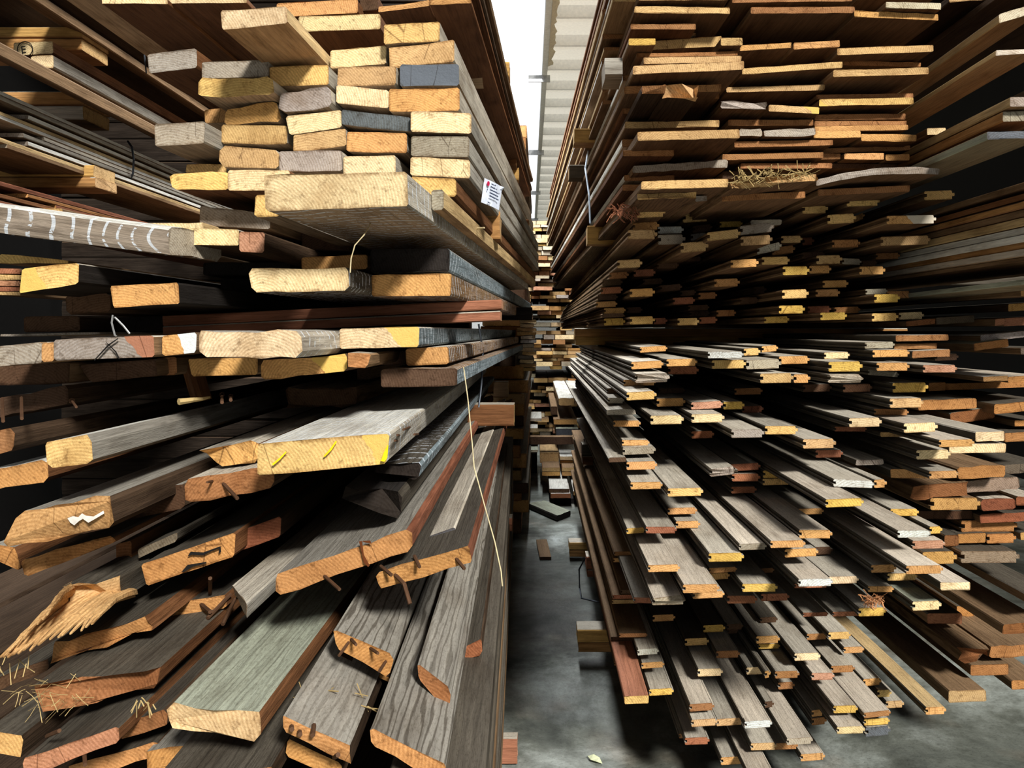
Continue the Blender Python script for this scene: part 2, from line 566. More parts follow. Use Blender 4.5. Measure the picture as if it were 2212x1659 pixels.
AISLE_SHADE_Y = 4.05
def make_concrete():
    m, nt, bs = new_mat('stained_concrete')
    tc = N(nt, 'ShaderNodeTexCoord')
    v = tc.outputs['Object']
    a = ramp(nt, noise(nt, v, 1.6, 8, 0.68, 0.5), [(0.30, lin(56, 60, 56)), (0.46, lin(100, 104, 96)), (0.6, lin(152, 158, 152)), (0.72, lin(206, 214, 212))])
    b = ramp(nt, noise(nt, v, 7, 6, 0.75), [(0.35, (0.5, 0.5, 0.48)), (0.55, (1, 1, 1)), (0.7, (1.15, 1.15, 1.15))])
    c = mul(nt, a, b, fac=0.8)
    sp = ramp(nt, noise(nt, v, 90, 2, 0.8), [(0.3, (0.4, 0.4, 0.38)), (0.45, (1, 1, 1)), (0.72, (1, 1, 1)), (0.78, (1.5, 1.5, 1.5))])
    c = mul(nt, c, sp, fac=0.5)
    ru = ramp(nt, noise(nt, v, 2.3, 3), [(0.55, (1, 1, 1)), (0.72, (1.1, 0.86, 0.74))])
    c = mul(nt, c, ru, fac=0.8)
    # shade painted into the concrete along the middle of the aisle, with ragged borders
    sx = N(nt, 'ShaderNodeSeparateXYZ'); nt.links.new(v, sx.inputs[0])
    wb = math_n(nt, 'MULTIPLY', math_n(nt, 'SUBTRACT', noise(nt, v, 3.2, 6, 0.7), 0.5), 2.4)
    ey = math_n(nt, 'DIVIDE', math_n(nt, 'ABSOLUTE', math_n(nt, 'SUBTRACT', sx.outputs[1], AISLE_SHADE_Y)), 1.15)
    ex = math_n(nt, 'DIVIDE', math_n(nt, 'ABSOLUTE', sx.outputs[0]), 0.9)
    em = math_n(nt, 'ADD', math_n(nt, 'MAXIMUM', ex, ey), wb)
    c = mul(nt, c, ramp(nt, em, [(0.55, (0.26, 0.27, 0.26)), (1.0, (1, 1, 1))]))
    nt.links.new(c, bs.inputs['Base Color'])
    nt.links.new(ramp(nt, noise(nt, v, 3, 4), [(0.35, (0.35, 0.35, 0.35)), (0.65, (0.8, 0.8, 0.8))]), bs.inputs['Roughness'])
    bp = N(nt, 'ShaderNodeBump')
    bp.inputs['Strength'].default_value = 0.35
    bp.inputs['Distance'].default_value = 0.01
    nt.links.new(noise(nt, v, 25, 6, 0.7), bp.inputs['Height'])
    nt.links.new(bp.outputs[0], bs.inputs['Normal'])
    return m

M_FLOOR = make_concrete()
M_ROOF = plain('pale_roof_sheet', lin(214, 210, 196), 0.35)
def see_light(m, k):  # translucency added so roof sheets and trim glow with sky light
    nt = m.node_tree
    bs = nt.nodes['Principled BSDF']
    tl = N(nt, 'ShaderNodeBsdfTranslucent'); tl.inputs[0].default_value = (0.66, 0.63, 0.54, 1)
    mx = N(nt, 'ShaderNodeMixShader'); mx.inputs[0].default_value = k
    nt.links.new(bs.outputs[0], mx.inputs[1]); nt.links.new(tl.outputs[0], mx.inputs[2])
    nt.links.new(mx.outputs[0], nt.nodes['Material Output'].inputs[0])
see_light(M_ROOF, 0.45)
M_WALL = plain('whitewashed_wall', lin(216, 220, 222), 0.7)
M_DARKWALL = plain('shade_black_wall', lin(13, 12, 11), 0.95)  # near-black colour stands in for deep shade behind the stack gaps
M_TRIM = plain('white_edge_trim', lin(226, 234, 242), 0.6)
M_FOAM = plain('cream_foam_seal', lin(225, 222, 205), 0.8)
see_light(M_TRIM, 0.5)
see_light(M_FOAM, 0.5)

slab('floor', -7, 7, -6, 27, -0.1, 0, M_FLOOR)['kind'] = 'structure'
ZR = EYE + 2.6                    # underside of the roof sheets
bm = bmesh.new()                  # ribbed roof: shallow pans between cross ribs
pitch = 0.61
prof = []
yy = 3.08
while yy < 26.5:
    prof += [(yy, 0), (yy + .10, 0), (yy + .16, .075), (yy + pitch - .05, .075)]
    yy += pitch
va = [bm.verts.new((0.10 - 0.011 * (y - 5), y, ZR + z)) for y, z in prof]
vb = [bm.verts.new((7, y, ZR + z)) for y, z in prof]
for i in range(len(prof) - 1):
    bm.faces.new((va[i], va[i + 1], vb[i + 1], vb[i]))
mesh_obj('ceiling', bm, [M_ROOF])['kind'] = 'structure'
bm = bmesh.new()                  # edge angle of the roof sheets, along the skylight
for y0, y1 in ((3.0, 9.0), (9.0, 16.0), (16.0, 26.6)):
    xa, xb = 0.10 - 0.011 * (y0 - 5), 0.10 - 0.011 * (y1 - 5)
    r_ = bmesh.ops.create_cube(bm, size=1)
    for v in r_['verts']:
        e = y0 if v.co.y < 0 else y1
        xe = xa if v.co.y < 0 else xb
        v.co = Vector((xe + (-.02 if v.co.x < 0 else .03), e, ZR - .015 if v.co.z < 0 else ZR + .11))
mesh_obj('trim_1', bm, [M_TRIM])['kind'] = 'structure'
bm = bmesh.new()
rr = random.Random(3)
n_ = 60
xs = lambda y: 0.10 - 0.011 * (y - 5)
pa = []
for i in range(n_ + 1):
    y = 3.2 + i * (7.2 - 3.2) / n_
    pa.append((bm.verts.new((xs(y) + .03, y, ZR - .004)), bm.verts.new((xs(y) + .075 + rr.uniform(-.015, .02), y, ZR - .003 + rr.uniform(-.012, .0))), bm.verts.new((xs(y) + .03, y, ZR - .03))))
for a, b in zip(pa, pa[1:]):
    for i in range(3):
        bm.faces.new((a[i], b[i], b[(i + 1) % 3], a[(i + 1) % 3]))
mesh_obj('trim_2', bm, [M_FOAM])['kind'] = 'structure'

# fibreglass skylight: daylight comes through it
m, nt, bs = new_mat('translucent_fibreglass')
tr = N(nt, 'ShaderNodeBsdfTransparent'); tr.inputs[0].default_value = (1, 1, 1, 1)
tl = N(nt, 'ShaderNodeBsdfTranslucent'); tl.inputs[0].default_value = (0.95, 0.96, 0.98, 1)
mx = N(nt, 'ShaderNodeMixShader'); mx.inputs[0].default_value = 0.45
nt.links.new(tr.outputs[0], mx.inputs[1]); nt.links.new(tl.outputs[0], mx.inputs[2])
nt.links.new(mx.outputs[0], nt.nodes['Material Output'].inputs[0])
M_SKYL = m
bm = bmesh.new()
ysk = [3.0 + i * 0.6 for i in range(40)]
a_ = [bm.verts.new((-2.2, y, ZR + .06)) for y in ysk]
b_ = [bm.verts.new((0.10 - 0.011 * (y - 5), y, ZR + .06)) for y in ysk]
for i in range(len(ysk) - 1):
    bm.faces.new((a_[i], a_[i + 1], b_[i + 1], b_[i]))
mesh_obj('window_1', bm, [M_SKYL])['kind'] = 'structure'
slab('ceiling_west', -7, -2.2, 3.0, 27, ZR + .02, ZR + .08, M_ROOF)['kind'] = 'structure'
bpy.data.objects['ceiling_west'].name = 'ceiling.001'
slab('wall_back', -7, 7, 26.6, 26.8, 0, ZR + .1, M_WALL)['kind'] = 'structure'
slab('wall_left', -3.2, -3.0, -1, 27, 0, ZR + .1, M_DARKWALL)['kind'] = 'structure'
slab('wall_right', 4.6, 4.8, -1, 27, 0, ZR + .1, M_DARKWALL)['kind'] = 'structure'

# brackets that clamp the skylight edge
def bracket(y, lab):
    x = 0.10 - 0.011 * (y - 5)
    root = link(bpy.data.objects.new('roof_bracket', None))
    root.location = (x, y, ZR - .02)
    tag(root, lab, 'bracket', 'galvanised brackets along the skylight edge')
    a = slab('plate', -.16, .06, -.01, .01, -.06, -.0, M_ZINC, root)
    b = slab('flange', -.16, .06, -.01, .10, .0, .008, M_ZINC, root)
    bm = bmesh.new()
    bmesh.ops.create_cone(bm, cap_ends=True, segments=10, radius1=.018, radius2=.018, depth=.02)
    bo = mesh_obj('bolt', bm, [M_NAIL], root)
    bo.location = (-.11, .06, -.006)
for y, lab in ((7.5, 'nearest galvanised bracket hanging from the skylight edge, bolt showing'), (10.6, 'second galvanised bracket along the skylight edge'),
               (13.7, 'third, small galvanised bracket far along the skylight edge'), (17.0, 'farthest tiny galvanised bracket on the skylight edge')):
    bracket(y, lab)

# ================================================================== the timber, pack by pack
# each line: end face  x-left y-left  x-right y-right  thickness  depth  shape  colour  [options] | label
A = [((300, 0), """
522 65 945 38 122 1.50 p c br=950,152 bl=530,195 t=c s=c v=1240,715 | bright cream joist end jutting out highest over the light pack
55 345 365 305 125 1.72 p g s=u v=1262,715 bl=62,468 br=372,430 | grey square-cut joist end sticking out at upper left of the light pack
400 390 832 378 112 1.70 p g | pale grey joist end with a crack, resting on the rounded yellow one
378 500 862 492 124 1.66 r y br=872,605 bl=382,620 | wide rounded yellow joist end under the cracked grey one
832 425 1215 412 130 1.72 p y | yellow joist end right of the cracked grey one
1225 320 1585 290 118 1.76 p c | cream joist end just right of the highest jutting one
1270 430 1645 420 122 1.72 p t | tan weathered joist end between yellow and blue-black ends
882 600 1240 545 132 1.70 r g br=1255,685 bl=890,715 | brown-grey rounded joist end tilted up to the right
1245 540 1597 575 118 1.71 p c | cream joist end with fine rings left of the wide tan one
1600 570 2050 562 145 1.70 p o | long tan joist end under the blue-black painted one
1670 412 2046 408 138 1.72 p e m=.06,e | blue-black painted joist end with white smears
1605 300 2020 255 142 1.76 p t m=9,g rag=.006 | grey-cream joist end broken by a dark hole, above the blue-black one
1562 155 1925 135 130 1.66 p y m=9,c | sunlit yellow joist end under the brown overhanging planks
548 705 875 638 118 1.70 r o br=905,775 bl=540,800 | orange wedge-shaped joist end on the left side of the light pack
925 745 1292 702 128 1.68 p c bl=950,865 br=1295,815 | cream joist end with curved rings and a chipped corner
1296 702 1738 748 96 1.70 p e | blue-grey slanting joist end in the middle of the light pack
1738 710 2125 722 132 1.66 p c s=g | cream joist end with a round heart, at the right corner
528 797 962 803 120 1.69 p t | long tan joist end with a diagonal shade line, left column
985 862 1325 822 112 1.68 p t | tan joist end with a pale worn top corner
1328 842 1714 852 128 1.68 p o | orange joist end left of the grey ringed corner one
1740 870 2115 876 128 1.66 p g s=g | grey joist end with strong rings at the right corner
517 937 900 957 125 1.67 r t | tan-grey joist end left of the grey ringed one, low in the pack
898 965 1300 962 132 1.66 p g | grey joist end with fan-shaped rings, middle of the pack
1305 1002 1642 992 118 1.66 p c | cream joist end half hidden behind the big ringed plank
1738 1002 2120 1022 118 1.65 p c s=g | cream joist end with oval rings above the big plank's right corner
98 792 420 775 140 1.62 p g s=g v=1262,715 bl=100,938 br=418,915 | brownish grey joist end sticking out alone at left middle
195 1107 580 1097 118 1.62 r y bl=215,1215 s=u | yellow rounded joist end at lower left of the light pack
300 1050 562 1048 55 1.74 p y | thin yellow end peeping over the rounded yellow joist
568 1085 965 1088 132 1.64 p c s=u | peach joist end with a knot left of the big ringed plank
420 700 555 690 90 1.86 p o | small orange block end deep behind the left joists
800 1118 1715 1100 236 1.26 p c bl=812,1350 br=1725,1320 st=1 s=l v=1271,715 id=big | huge cream plank end with curved rings thrusting out over the rest
740 1245 900 1245 142 1.40 p y v=1240,715 | yellow joist end peeping out left below the huge ringed plank
1738 1130 2030 1145 112 1.58 p y s=u | yellow joist end just right of the huge ringed plank
1872 1215 1950 1212 130 1.50 p g s=c v=1271,715 | narrow grey upright batten end beside the huge plank
"""),]
pack('A', 'the light joist pack', 'joist', 'joist', A, vp=(1262, 715), L=2.5, side='l', top='l', lam=.12, span=.05)

TOPS = [((300, 0), """
-240 -10 180 -8 30 1.70 p c s=u L=2.6 v=1200,715 | wide brown plank overhanging the leaning boards, leftmost at the very top
182 -8 690 -14 32 1.72 p c s=u L=2.6 v=1200,715 | wide brown overhanging plank above the cracked grey joist
880 20 1400 -8 90 2.05 p o L=2.2 | orange board end lying across above the bright cream joist
1020 105 1546 88 98 2.00 p c L=2.2 | cream board end with a black crack above the yellow joists
1415 -20 1530 -30 90 2.1 p d L=2.2 | dark brown board end at top beside a crack
1530 42 1860 0 35 1.80 p o s=u L=2.4 v=1235,715 | brown wide plank with underside showing, left of two at the top
1862 0 2125 -14 32 1.78 p o s=u L=2.6 v=1235,715 | brown wide plank with underside showing, top right of the light pack
1820 -150 2140 -170 40 1.8 x o s=u L=2.75 v=1229,715 | rough-edged slab second from bottom above the light pack
1820 -230 2150 -240 46 1.8 x b s=d L=2.8 v=1228,715 | dark rough-edged slab third from bottom above the light pack
1820 -340 2172 -352 52 1.8 x o s=n L=2.85 v=1226,715 | brown barky slab fourth from bottom above the light pack
1820 -470 2142 -470 60 1.8 x b s=d L=2.9 v=1224,715 | dark barky slab topmost above the light pack
"""),]
pack('T', 'the overhanging planks', 'plank', 'plank', TOPS, vp=(1235, 715), L=2.6, side='u', top='n', do_solve=False)

B = [((0, 400), """
800 245 1300 240 62 1.62 p c s=c t=c L=2.5 | pale sawn board lying flat behind the striped grey timber
40 148 400 148 92 1.80 p t | tan joist end left of the tilted grey one
1274 132 1790 190 140 1.66 p g br=1784,290 bl=1276,255 | tilted grey joist end under the yellow rounded joists
1090 272 1528 280 138 1.52 p c s=d | cream squared timber end with a mossy notch at its left
1530 282 1725 290 142 1.54 p p s=d m=9,y | pink-brown stained timber end against the cream one
0 438 430 482 42 1.50 p y m=9,m bl=-40,500 br=430,500 | thin pale yellow board end at far left under the grey timber
140 532 500 496 150 1.44 p y m=-.45,m bl=120,692 br=497,632 s=k id=yel | yellow timber end with a mustard painted left half
-60 530 138 535 34 1.66 t r | reddish thin board end, topmost of five at far left
-60 572 138 574 34 1.66 p t | tan thin board end, second of five at far left
-60 610 136 612 34 1.66 t p | pinkish thin board end, third of five at far left
-60 648 136 650 30 1.66 p r | red-brown thin board end, fourth of five at far left
-60 682 130 683 22 1.66 p t | tan thin board end, lowest of five at far left
425 702 700 690 135 1.62 r d s=d | dark timber end with brown left cheek under the yellow one
150 842 512 836 110 1.66 p d s=d | dark greenish timber end low at left
740 835 1045 828 105 1.9 p k s=k | blackened timber end behind the wire loop
698 642 1140 620 140 1.50 p o s=k bl=720,782 br=1145,760 | orange squared timber end with a black side
0 945 640 930 24 1.70 p g s=l t=l L=2.5 | flat greyish board surface at left below the dark timbers
-60 1032 268 1005 138 1.34 p g t=l | grey timber end at far left with fine rings
262 1010 345 1005 122 1.38 p o t=l | narrow orange strip of timber between two cracked grey ends
338 988 985 960 132 1.30 p g t=l bl=345,1122 br=990,1100 m=.86,r id=crk | long grey timber end with branching black cracks
-60 1140 445 1128 142 1.46 p d | dark brown timber end beneath the fine-ringed grey one
500 1152 995 1112 112 1.50 p d bl=575,1262 br=1000,1222 | dark brown timber end with a slanted left side
995 1105 1130 1098 115 1.62 p b | brown timber end recessed beside the dark slanted one
"""), ((300, 400), """
990 302 1345 310 122 1.92 p d m=9,r | recessed red-brown timber end under the huge plank
1010 462 1462 442 92 1.78 p o | orange timber end above the cream chalk-striped one
410 470 965 466 112 1.88 p k s=k | blackened timber end recessed in the middle left
520 592 960 598 115 2.0 p k s=k | black timber end deep behind the orange squared one
700 540 1345 530 150 1.36 r c st=1 s=s bl=722,686 br=1345,666 v=1225,715 | cream timber end with white chalk stripes on its dark side
"""), ((750, 450), """
150 265 655 255 148 1.62 p k s=e st=1 v=1235,715 | black timber end with a bluish white striped side
145 427 665 415 142 1.56 p o s=n st=1 bl=152,565 v=1232,715 | orange timber end with a striped brown side, above the bearers
-50 768 458 755 135 1.46 p c s=e st=1 t=l m=.76,m v=1205,715 | cream timber end with mustard corner and blue-grey striped side
375 892 648 880 122 1.60 p o s=n st=1 v=1205,715 | orange timber end under the mustard-cornered one
205 915 372 912 95 1.7 p d | dark knotty timber end left of the orange one
215 1018 702 1006 130 1.52 p d s=e st=1 t=n m=9,g v=1205,715 | dark grey timber end above the big grey-topped plank
"""), ((300, 400), """
368 940 1040 930 162 1.24 r c s=l st=1 t=l m=9,m bl=400,1095 br=1040,1105 v=1195,715 | broad cream timber end with wavy rings, mid-height left
135 968 365 942 128 1.36 p o m=.62,w t=l bl=148,1092 | brown timber end with a white painted right edge
310 1112 756 1102 110 1.48 p o t=n bl=335,1225 | orange timber end below the brown and white one
780 1120 1340 1080 128 1.40 r o t=n m=.72,m bl=790,1248 br=1340,1190 | orange timber end with a mustard paint patch
1342 1080 1475 1072 92 1.42 x b rag=.02 | broken brown timber end right of the mustard patch
950 1298 1400 1290 120 1.75 x d rag=.015 | rotten dark timber end above the grey-topped plank
1395 1170 1480 1165 80 1.9 p d | small dark block end behind the broken one
"""),]
pack('B', 'the middle left timbers', 'timber', 'timber', B, vp=(1190, 715), L=3.3, side='n', top='l', lam=.15, span=.045)  # mustard half of the yellow end is cast shade put into its colour

_a, _b = P(366, 489, 1.47), P(-70, 427, 1.40)
_h = Vector((0, 0, -.054)); _w = Vector((.03, .17, 0))
o = build_board('timber', _a, _a + _w, _a + _h, _a + _w + _h, _b - _a, (_b - _a).length, 'r', (END['g'], lin(150, 138, 124), SIDE['w']), seed=321, stripes=1)
tag(o, 'weathered grey timber with white chalk stripes lying crosswise at the left edge', 'timber')

HEAP = [((0, 800), """
-160 215 440 96 125 1.46 r d s=d t=w bl=-160,330 br=440,212 | dark rough timber with a pale top at far left
-90 405 92 368 150 1.32 r b s=d t=w | brown timber end with a pale top and two upright nails
268 458 580 412 170 1.20 r y s=g t=w bl=300,628 br=590,602 id=yb | weathered grey timber with a yellow-stained rotten end
-120 640 300 572 140 1.34 r o s=u t=w bl=-120,782 br=300,715 | red-brown timber under the yellow-stained one
125 912 738 788 210 1.22 r t s=d t=g bl=48,1128 br=740,1002 rag=.02 id=splat | split timber end with a white paint splash
792 795 1180 722 170 1.42 r d s=d t=g | dark reddish timber end right behind the paint-splashed one
-60 1120 110 1150 110 1.30 r o s=u t=g bl=-60,1210 br=130,1290 | orange-brown timber end at the left edge, nails hanging
118 1215 722 1060 120 1.30 r o s=u t=s bl=160,1332 br=735,1105 | orange-brown timber end below the paint-splashed one
740 1112 842 1092 120 1.42 p b s=u | narrow brown upright timber end beside the orange one
880 1150 1130 1035 55 1.40 r s s=s t=s L=1.8 | dark green-grey timber with rounded top edge, low left
905 1242 1502 1040 148 1.34 p o s=u t=s bl=932,1384 br=1500,1190 id=scr | rust-orange timber end with a black scribble
1512 1032 1795 935 130 1.40 p r s=d t=s | reddish timber end in the dark right of the scribbled one
"""), ((300, 800), """
375 512 770 442 105 1.36 r o s=u t=l bl=520,618 br=770,582 rag=.02 | orange timber end with a broken splintery tip
282 705 870 612 150 1.30 r b s=d t=l bl=300,858 br=875,745 v=1160,700 id=bent | grey-brown timber end with a long bent nail
760 468 1600 404 204 1.20 p y s=l t=w bl=754,674 br=1582,602 st=1 m=.93,m id=main | great cream plank with ringed end and chalky grey top
1312 742 1690 770 170 1.32 r k s=s t=k bl=1312,830 br=1690,930 rag=.03 | charred black timber end with a hollow
595 1372 690 1496 105 1.30 r g s=g t=l dr=-.12 L=1.5 v=1190,715 bl=610,1430 br=690,1590 | grey timber corner pointing forward under the great orange plank
870 1312 1742 1008 150 1.22 r o s=r t=g bl=884,1446 br=1750,1150 id=nail | big orange-ended plank with a grey top and jutting nail
95 1520 560 1440 120 1.42 r o s=u t=s bl=100,1650 br=560,1520 id=rust | orange timber end bristling with rusty nails
"""), ((750, 800), """
195 605 482 588 100 1.38 r k s=e t=s st=1 bl=195,655 br=450,700 rag=.02 | dark plank with a blue-green painted side
515 1065 690 1005 105 1.36 p e s=l t=l bl=515,1180 br=690,1105 | shiny blue-grey timber end beside the red-sided plank
460 1075 515 1062 120 1.42 p d s=d L=1.6 | dark narrow timber end left of the shiny one
190 1290 792 1118 108 1.22 r o s=r t=s bl=195,1398 br=802,1236 id=hook | orange-ended plank with hooked nails and a reddish side
540 1345 665 1255 115 2.0 p o s=n t=n L=2 | orange triangular end under the great cream plank
"""), ((0, 1099), """
310 872 948 690 120 1.28 x o s=u t=s bl=330,978 br=980,770 rag=.02 | ragged orange-brown timber end beneath the splintered one
-60 1100 300 960 90 1.34 x d s=s t=s bl=-60,1190 br=310,1030 | dark mossy timber at the lower left edge
205 1112 1010 1000 120 1.18 r b s=u t=s bl=350,1285 br=1022,1140 rag=.02 id=straw | red-brown split timber end littered with straw
-120 1425 152 1468 105 1.14 r y s=d t=s bl=-120,1560 br=140,1590 | yellow timber end in the lower left corner
135 1608 752 1392 112 1.10 r p s=u t=s bl=148,1725 br=762,1502 id=low | pinkish brown timber end near the bottom left
760 1368 1070 1288 105 1.16 r b s=d t=s | brown timber end behind the green plank's left corner
440 1640 1000 1490 115 1.18 r o s=u t=s bl=450,1750 br=1005,1590 | bright orange timber end under the pinkish one
"""), ((300, 1099), """
178 1250 798 1290 168 1.06 r c s=u t=v bl=182,1402 br=790,1472 rag=.008 v=1175,715 id=green | broad greenish grey plank with a cream sawn end
35 1560 770 1440 120 1.16 r o s=u t=g bl=50,1690 br=770,1510 | orange nail-pitted timber end under the green plank
1250 770 1630 930 112 1.20 r o s=g t=g bl=1256,880 br=1602,1090 v=1120,715 id=cor wv=.8 | orange-ended grey plank with wavy grain and nail tuft
1290 945 1612 1085 32 1.26 p o s=u t=d v=1125,715 | thin orange board end beneath the wavy-grained plank
1780 985 1990 1140 120 1.20 r b s=g t=g bl=1788,1090 br=1978,1320 v=1128,715 wv=.6 | brown-ended narrow plank running beside the aisle
910 1328 1362 1520 110 1.04 r o s=d t=g bl=922,1425 br=1350,1648 v=1125,715 id=pit | orange pitted plank end at the bottom, straw on its top
945 1478 1300 1640 110 1.08 r o s=d t=d v=1125,715 | darker orange timber end under the pitted plank
1482 1408 1972 1642 108 1.04 r o s=g t=g bl=1486,1512 br=1930,1750 v=1128,715 wv=.75 | wide orange-ended plank with rippled grain, bottom centre
60 1760 860 1650 120 1.04 r o s=d t=s v=1140,715 | mossy plank lowest at the bottom edge
"""), ((750, 1099), """
745 882 866 830 95 1.44 r r s=d t=s v=1128,715 bl=745,962 br=858,940 | small rust-red timber end on the aisle side
"""),]
pack('C', 'the leaning heap', 'timber', 'timber', HEAP, vp=(1150, 715), L=2.6, side='u', top='g', do_solve=False)

# boards stacked on their faces along the aisle, seen edge on
for i in range(12):
    z = -0.635 - i * 0.05
    d = F * -z / 965
    xr = -0.0535 - (0.006 if i % 3 == 1 else 0) - (0.004 if i % 2 else 0) - .02 * d
    zz = EYE + z
    w_ = .14
    o = build_board('edge_board', Vector((xr - w_, d, zz)), Vector((xr, d, zz)), Vector((xr - w_, d, zz - .046)), Vector((xr, d, zz - .046)),
                    Vector((-0.02, 1, 0)), 3.4 - i * .05, 'p', (END['y'], SIDE['n' if i % 2 else 's'], SIDE['s']), seed=900 + i)
    tag(o, 'long weathered board edge along the aisle floor, %s from top' % ordn(i + 1), 'board', 'boards stacked edge-on beside the aisle')

# timbers that lie under the leaning heap
for i in range(7):
    xa = -2.15 + i * .27
    o = build_board('timber', Vector((xa, 1.25, EYE - .97)), Vector((xa + .25, 1.25, EYE - .97)), Vector((xa, 1.25, EYE - 1.09)), Vector((xa + .25, 1.25, EYE - 1.09)), Vector((0, 1, 0)), 2.6, 'r',
                    (END['d'], SIDE['d'], SIDE['d']), seed=960 + i)
    tag(o, 'dark timber in the lowest layer under the leaning heap, %s from left' % ordn(i + 1), 'timber', 'timbers under the leaning heap')
z = 0.02
i = 0
while z < 3.6:  # added dark backing, keeps light and background out of the stack gaps
    t_ = .10 + .02 * (i % 3)
    o = build_board('light_block_timber', Vector((-.42, 4.55, z + t_)), Vector((-.42, 4.78, z + t_)), Vector((-.42, 4.55, z)), Vector((-.42, 4.78, z)), Vector((-1, 0, 0)), 2.5, 'r', (END['d'], lin(44, 37, 31), SIDE['d']), seed=980 + i)
    i += 1
    tag(o, 'added dark timber crosswise behind the left packs, blocking light, %s from the floor' % ordn(i), 'timber', 'added light-blocking timbers behind the left packs')
    z += t_ + .002

BACK = [((0, 0), """
85 272 338 262 82 2.35 p c s=u | upper cream-ended long timber marked with a circled letter
195 356 340 350 82 2.32 p c s=g | lower cream-ended long timber under the circled one
-330 150 -30 250 75 2.0 p t s=n bl=-330,225 br=-30,345 | brown long timber running in front of the cream-ended pair
-620 -260 -300 -380 90 2.2 p d s=d | dark timber high in the back left pack
-300 -340 -60 -250 70 2.1 p d s=n | timber with a lit lower edge high in the back left pack
-100 -250 80 -330 70 2.15 p d s=d | dark timber beside the light-edged one at top left
80 -280 330 -290 40 2.1 p c s=w | white-edged thin board running under the overhanging planks
"""),]
pack('D', 'the back left pack', 'timber', 'timber', BACK, L=2.9, side='d', top='n', do_solve=False)

def strips(name, rows, d, xr, wdt, L, phrase, group, side_cycle, end, thk):
    for i, (ypx, xend) in enumerate(rows):
        dd = d
        # the right edge passes the left border of the view at ypx
        X = (0 - VX) * dd / F
        Z = (VY - ypx) * dd / F
        d1 = -X * F / (VX - xend)                 # where this board's own end sits
        TR = Vector((X, d1, EYE + Z)); TL = TR - Vector((wdt, 0, 0)); dn = Vector((0, 0, -thk))
        o = build_board(name, TL, TR, TL + dn, TR + dn, Vector((0, 1, 0)), L, 'p', (END[end], SIDE[side_cycle[i % len(side_cycle)]], SIDE['n']), seed=700 + i + int(ypx))
        tag(o, phrase % ordn(i + 1), 'board', group)
strips('thin_board', [(196, -60), (206, -40), (222, 60), (240, -50), (248, -30), (258, 95), (268, 50), (283, 60), (297, -40), (305, 15)], 2.15, 0, .25, 2.6,
       'thin whitish-edged strapped board, %s from top of its bundle', 'thin boards strapped in a bundle', 'wlwcwlgwcn', 'g', .012)
strips('thin_board', [(392, -40), (402, 60), (410, 120), (418, -50), (426, 130), (433, -40), (441, 145)], 2.1, 0, .3, 2.3,
       'thin red-brown board, %s from top of the low left stack', 'thin red-brown boards at left', 'roruor', 'o', .012)

# stacking bearers: front face seen, one end showing
def bearer(x0, x1, yt, th, d, end, side, lab, depth=.09, dend='t', yt1=None, kind='p', mark=None):
    TLp, TRp = P(x0, yt, d), P(x1, yt if yt1 is None else yt1, d)
    h = th * d / F
    # runs sideways: the quad is its right or left end
    if (x0 + x1) / 2 < VX:
        a = TRp; dirv = (TLp - TRp); near, far = a, a + Vector((0, depth, 0))
        TL, TR = near, far
    else:
        a = TLp; dirv = (TRp - TLp); near, far = a, a + Vector((0, depth, 0))
        TL, TR = far, near
    dn = Vector((0, 0, -h))
    o = build_board('bearer', TL, TR, TL + dn, TR + dn, dirv, dirv.length, kind, (END[dend], SIDE[side], SIDE['l']), seed=int(x0 + yt), mark=mark)
    tag(o, lab, 'bearer')
    return o
bearer(-150, 178, 57, 24, 2.55, 'y', 'y', 'upper yellow bearer of the top pair at far left', .16)
bearer(-150, 176, 83, 24, 2.55, 'y', 'q', 'lower orange bearer of the top pair at far left', .16)
bearer(-150, 182, 197, 30, 2.62, 'o', 'q', 'upper orange bearer of the middle pair at far left', .16, 'o')
bearer(-150, 180, 228, 29, 2.62, 'g', 'l', 'lower whitish bearer of the middle pair at far left', .16)
bearer(-150, 203, 356, 25, 2.55, 'y', 'y', 'upper yellow bearer of the low pair at far left', .13)
bearer(-150, 207, 382, 22, 2.55, 'y', 'q', 'lower tan bearer of the low pair at far left', .13)
bearer(352, 1084, 682, 22, 1.80, 'p', 'f', 'upper red-brown bearer crossing under the striped timbers', .09, 'p', 646)
bearer(352, 1081, 704, 22, 1.80, 'p', 'f', 'lower pinkish bearer crossing under the striped timbers', .09, 'p', 671)
bearer(800, 1042, 112, 58, 2.30, 'g', 'l', 'grey bearer block under the overhanging barky slabs', .10)
bearer(1000, 1116, 323, 34, 3.4, 'o', 'u', 'brown bearer end far along the light pack', .10)
bearer(1010, 1121, 362, 26, 3.5, 'o', 'y', 'small orange bearer end under the far brown one', .10)
bearer(1040, 1101, 133, 32, 3.3, 'y', 'y', 'yellow twin bearer end sticking out below the sky', .10)
bearer(940, 1081, 456, 60, 2.2, 'o', 'q', 'tan bearer block below the paper label', .10)
bearer(1060, 1143, 474, 17, 3.6, 'o', 'u', 'narrow bearer under the far corner of the light pack', .10)
bearer(1040, 1098, 545, 20, 2.9, 'o', 'u', 'dark brown bearer stub beneath the tan block', .10)
bearer(1000, 1150, 664, 27, 3.4, 'k', 'k', 'black bearer end sticking into the aisle', .10, 'k')
bearer(1010, 1111, 875, 45, 2.7, 'o', 'u', 'cracked reddish bearer block at the aisle side', .10)
bearer(1066, 1098, 825, 34, 3.2, 'n', 'n', 'small pale block standing in the dark aisle side', .06)
bearer(990, 1118, 1598, 54, 2.38, 'p', 'f', 'pinkish bearer block on the floor under the heap', .05, 'p')
bearer(1060, 1107, 1120, 28, 3.4, 'p', 'f', 'reddish round-ended bearer low beside the aisle', .09, 'r')
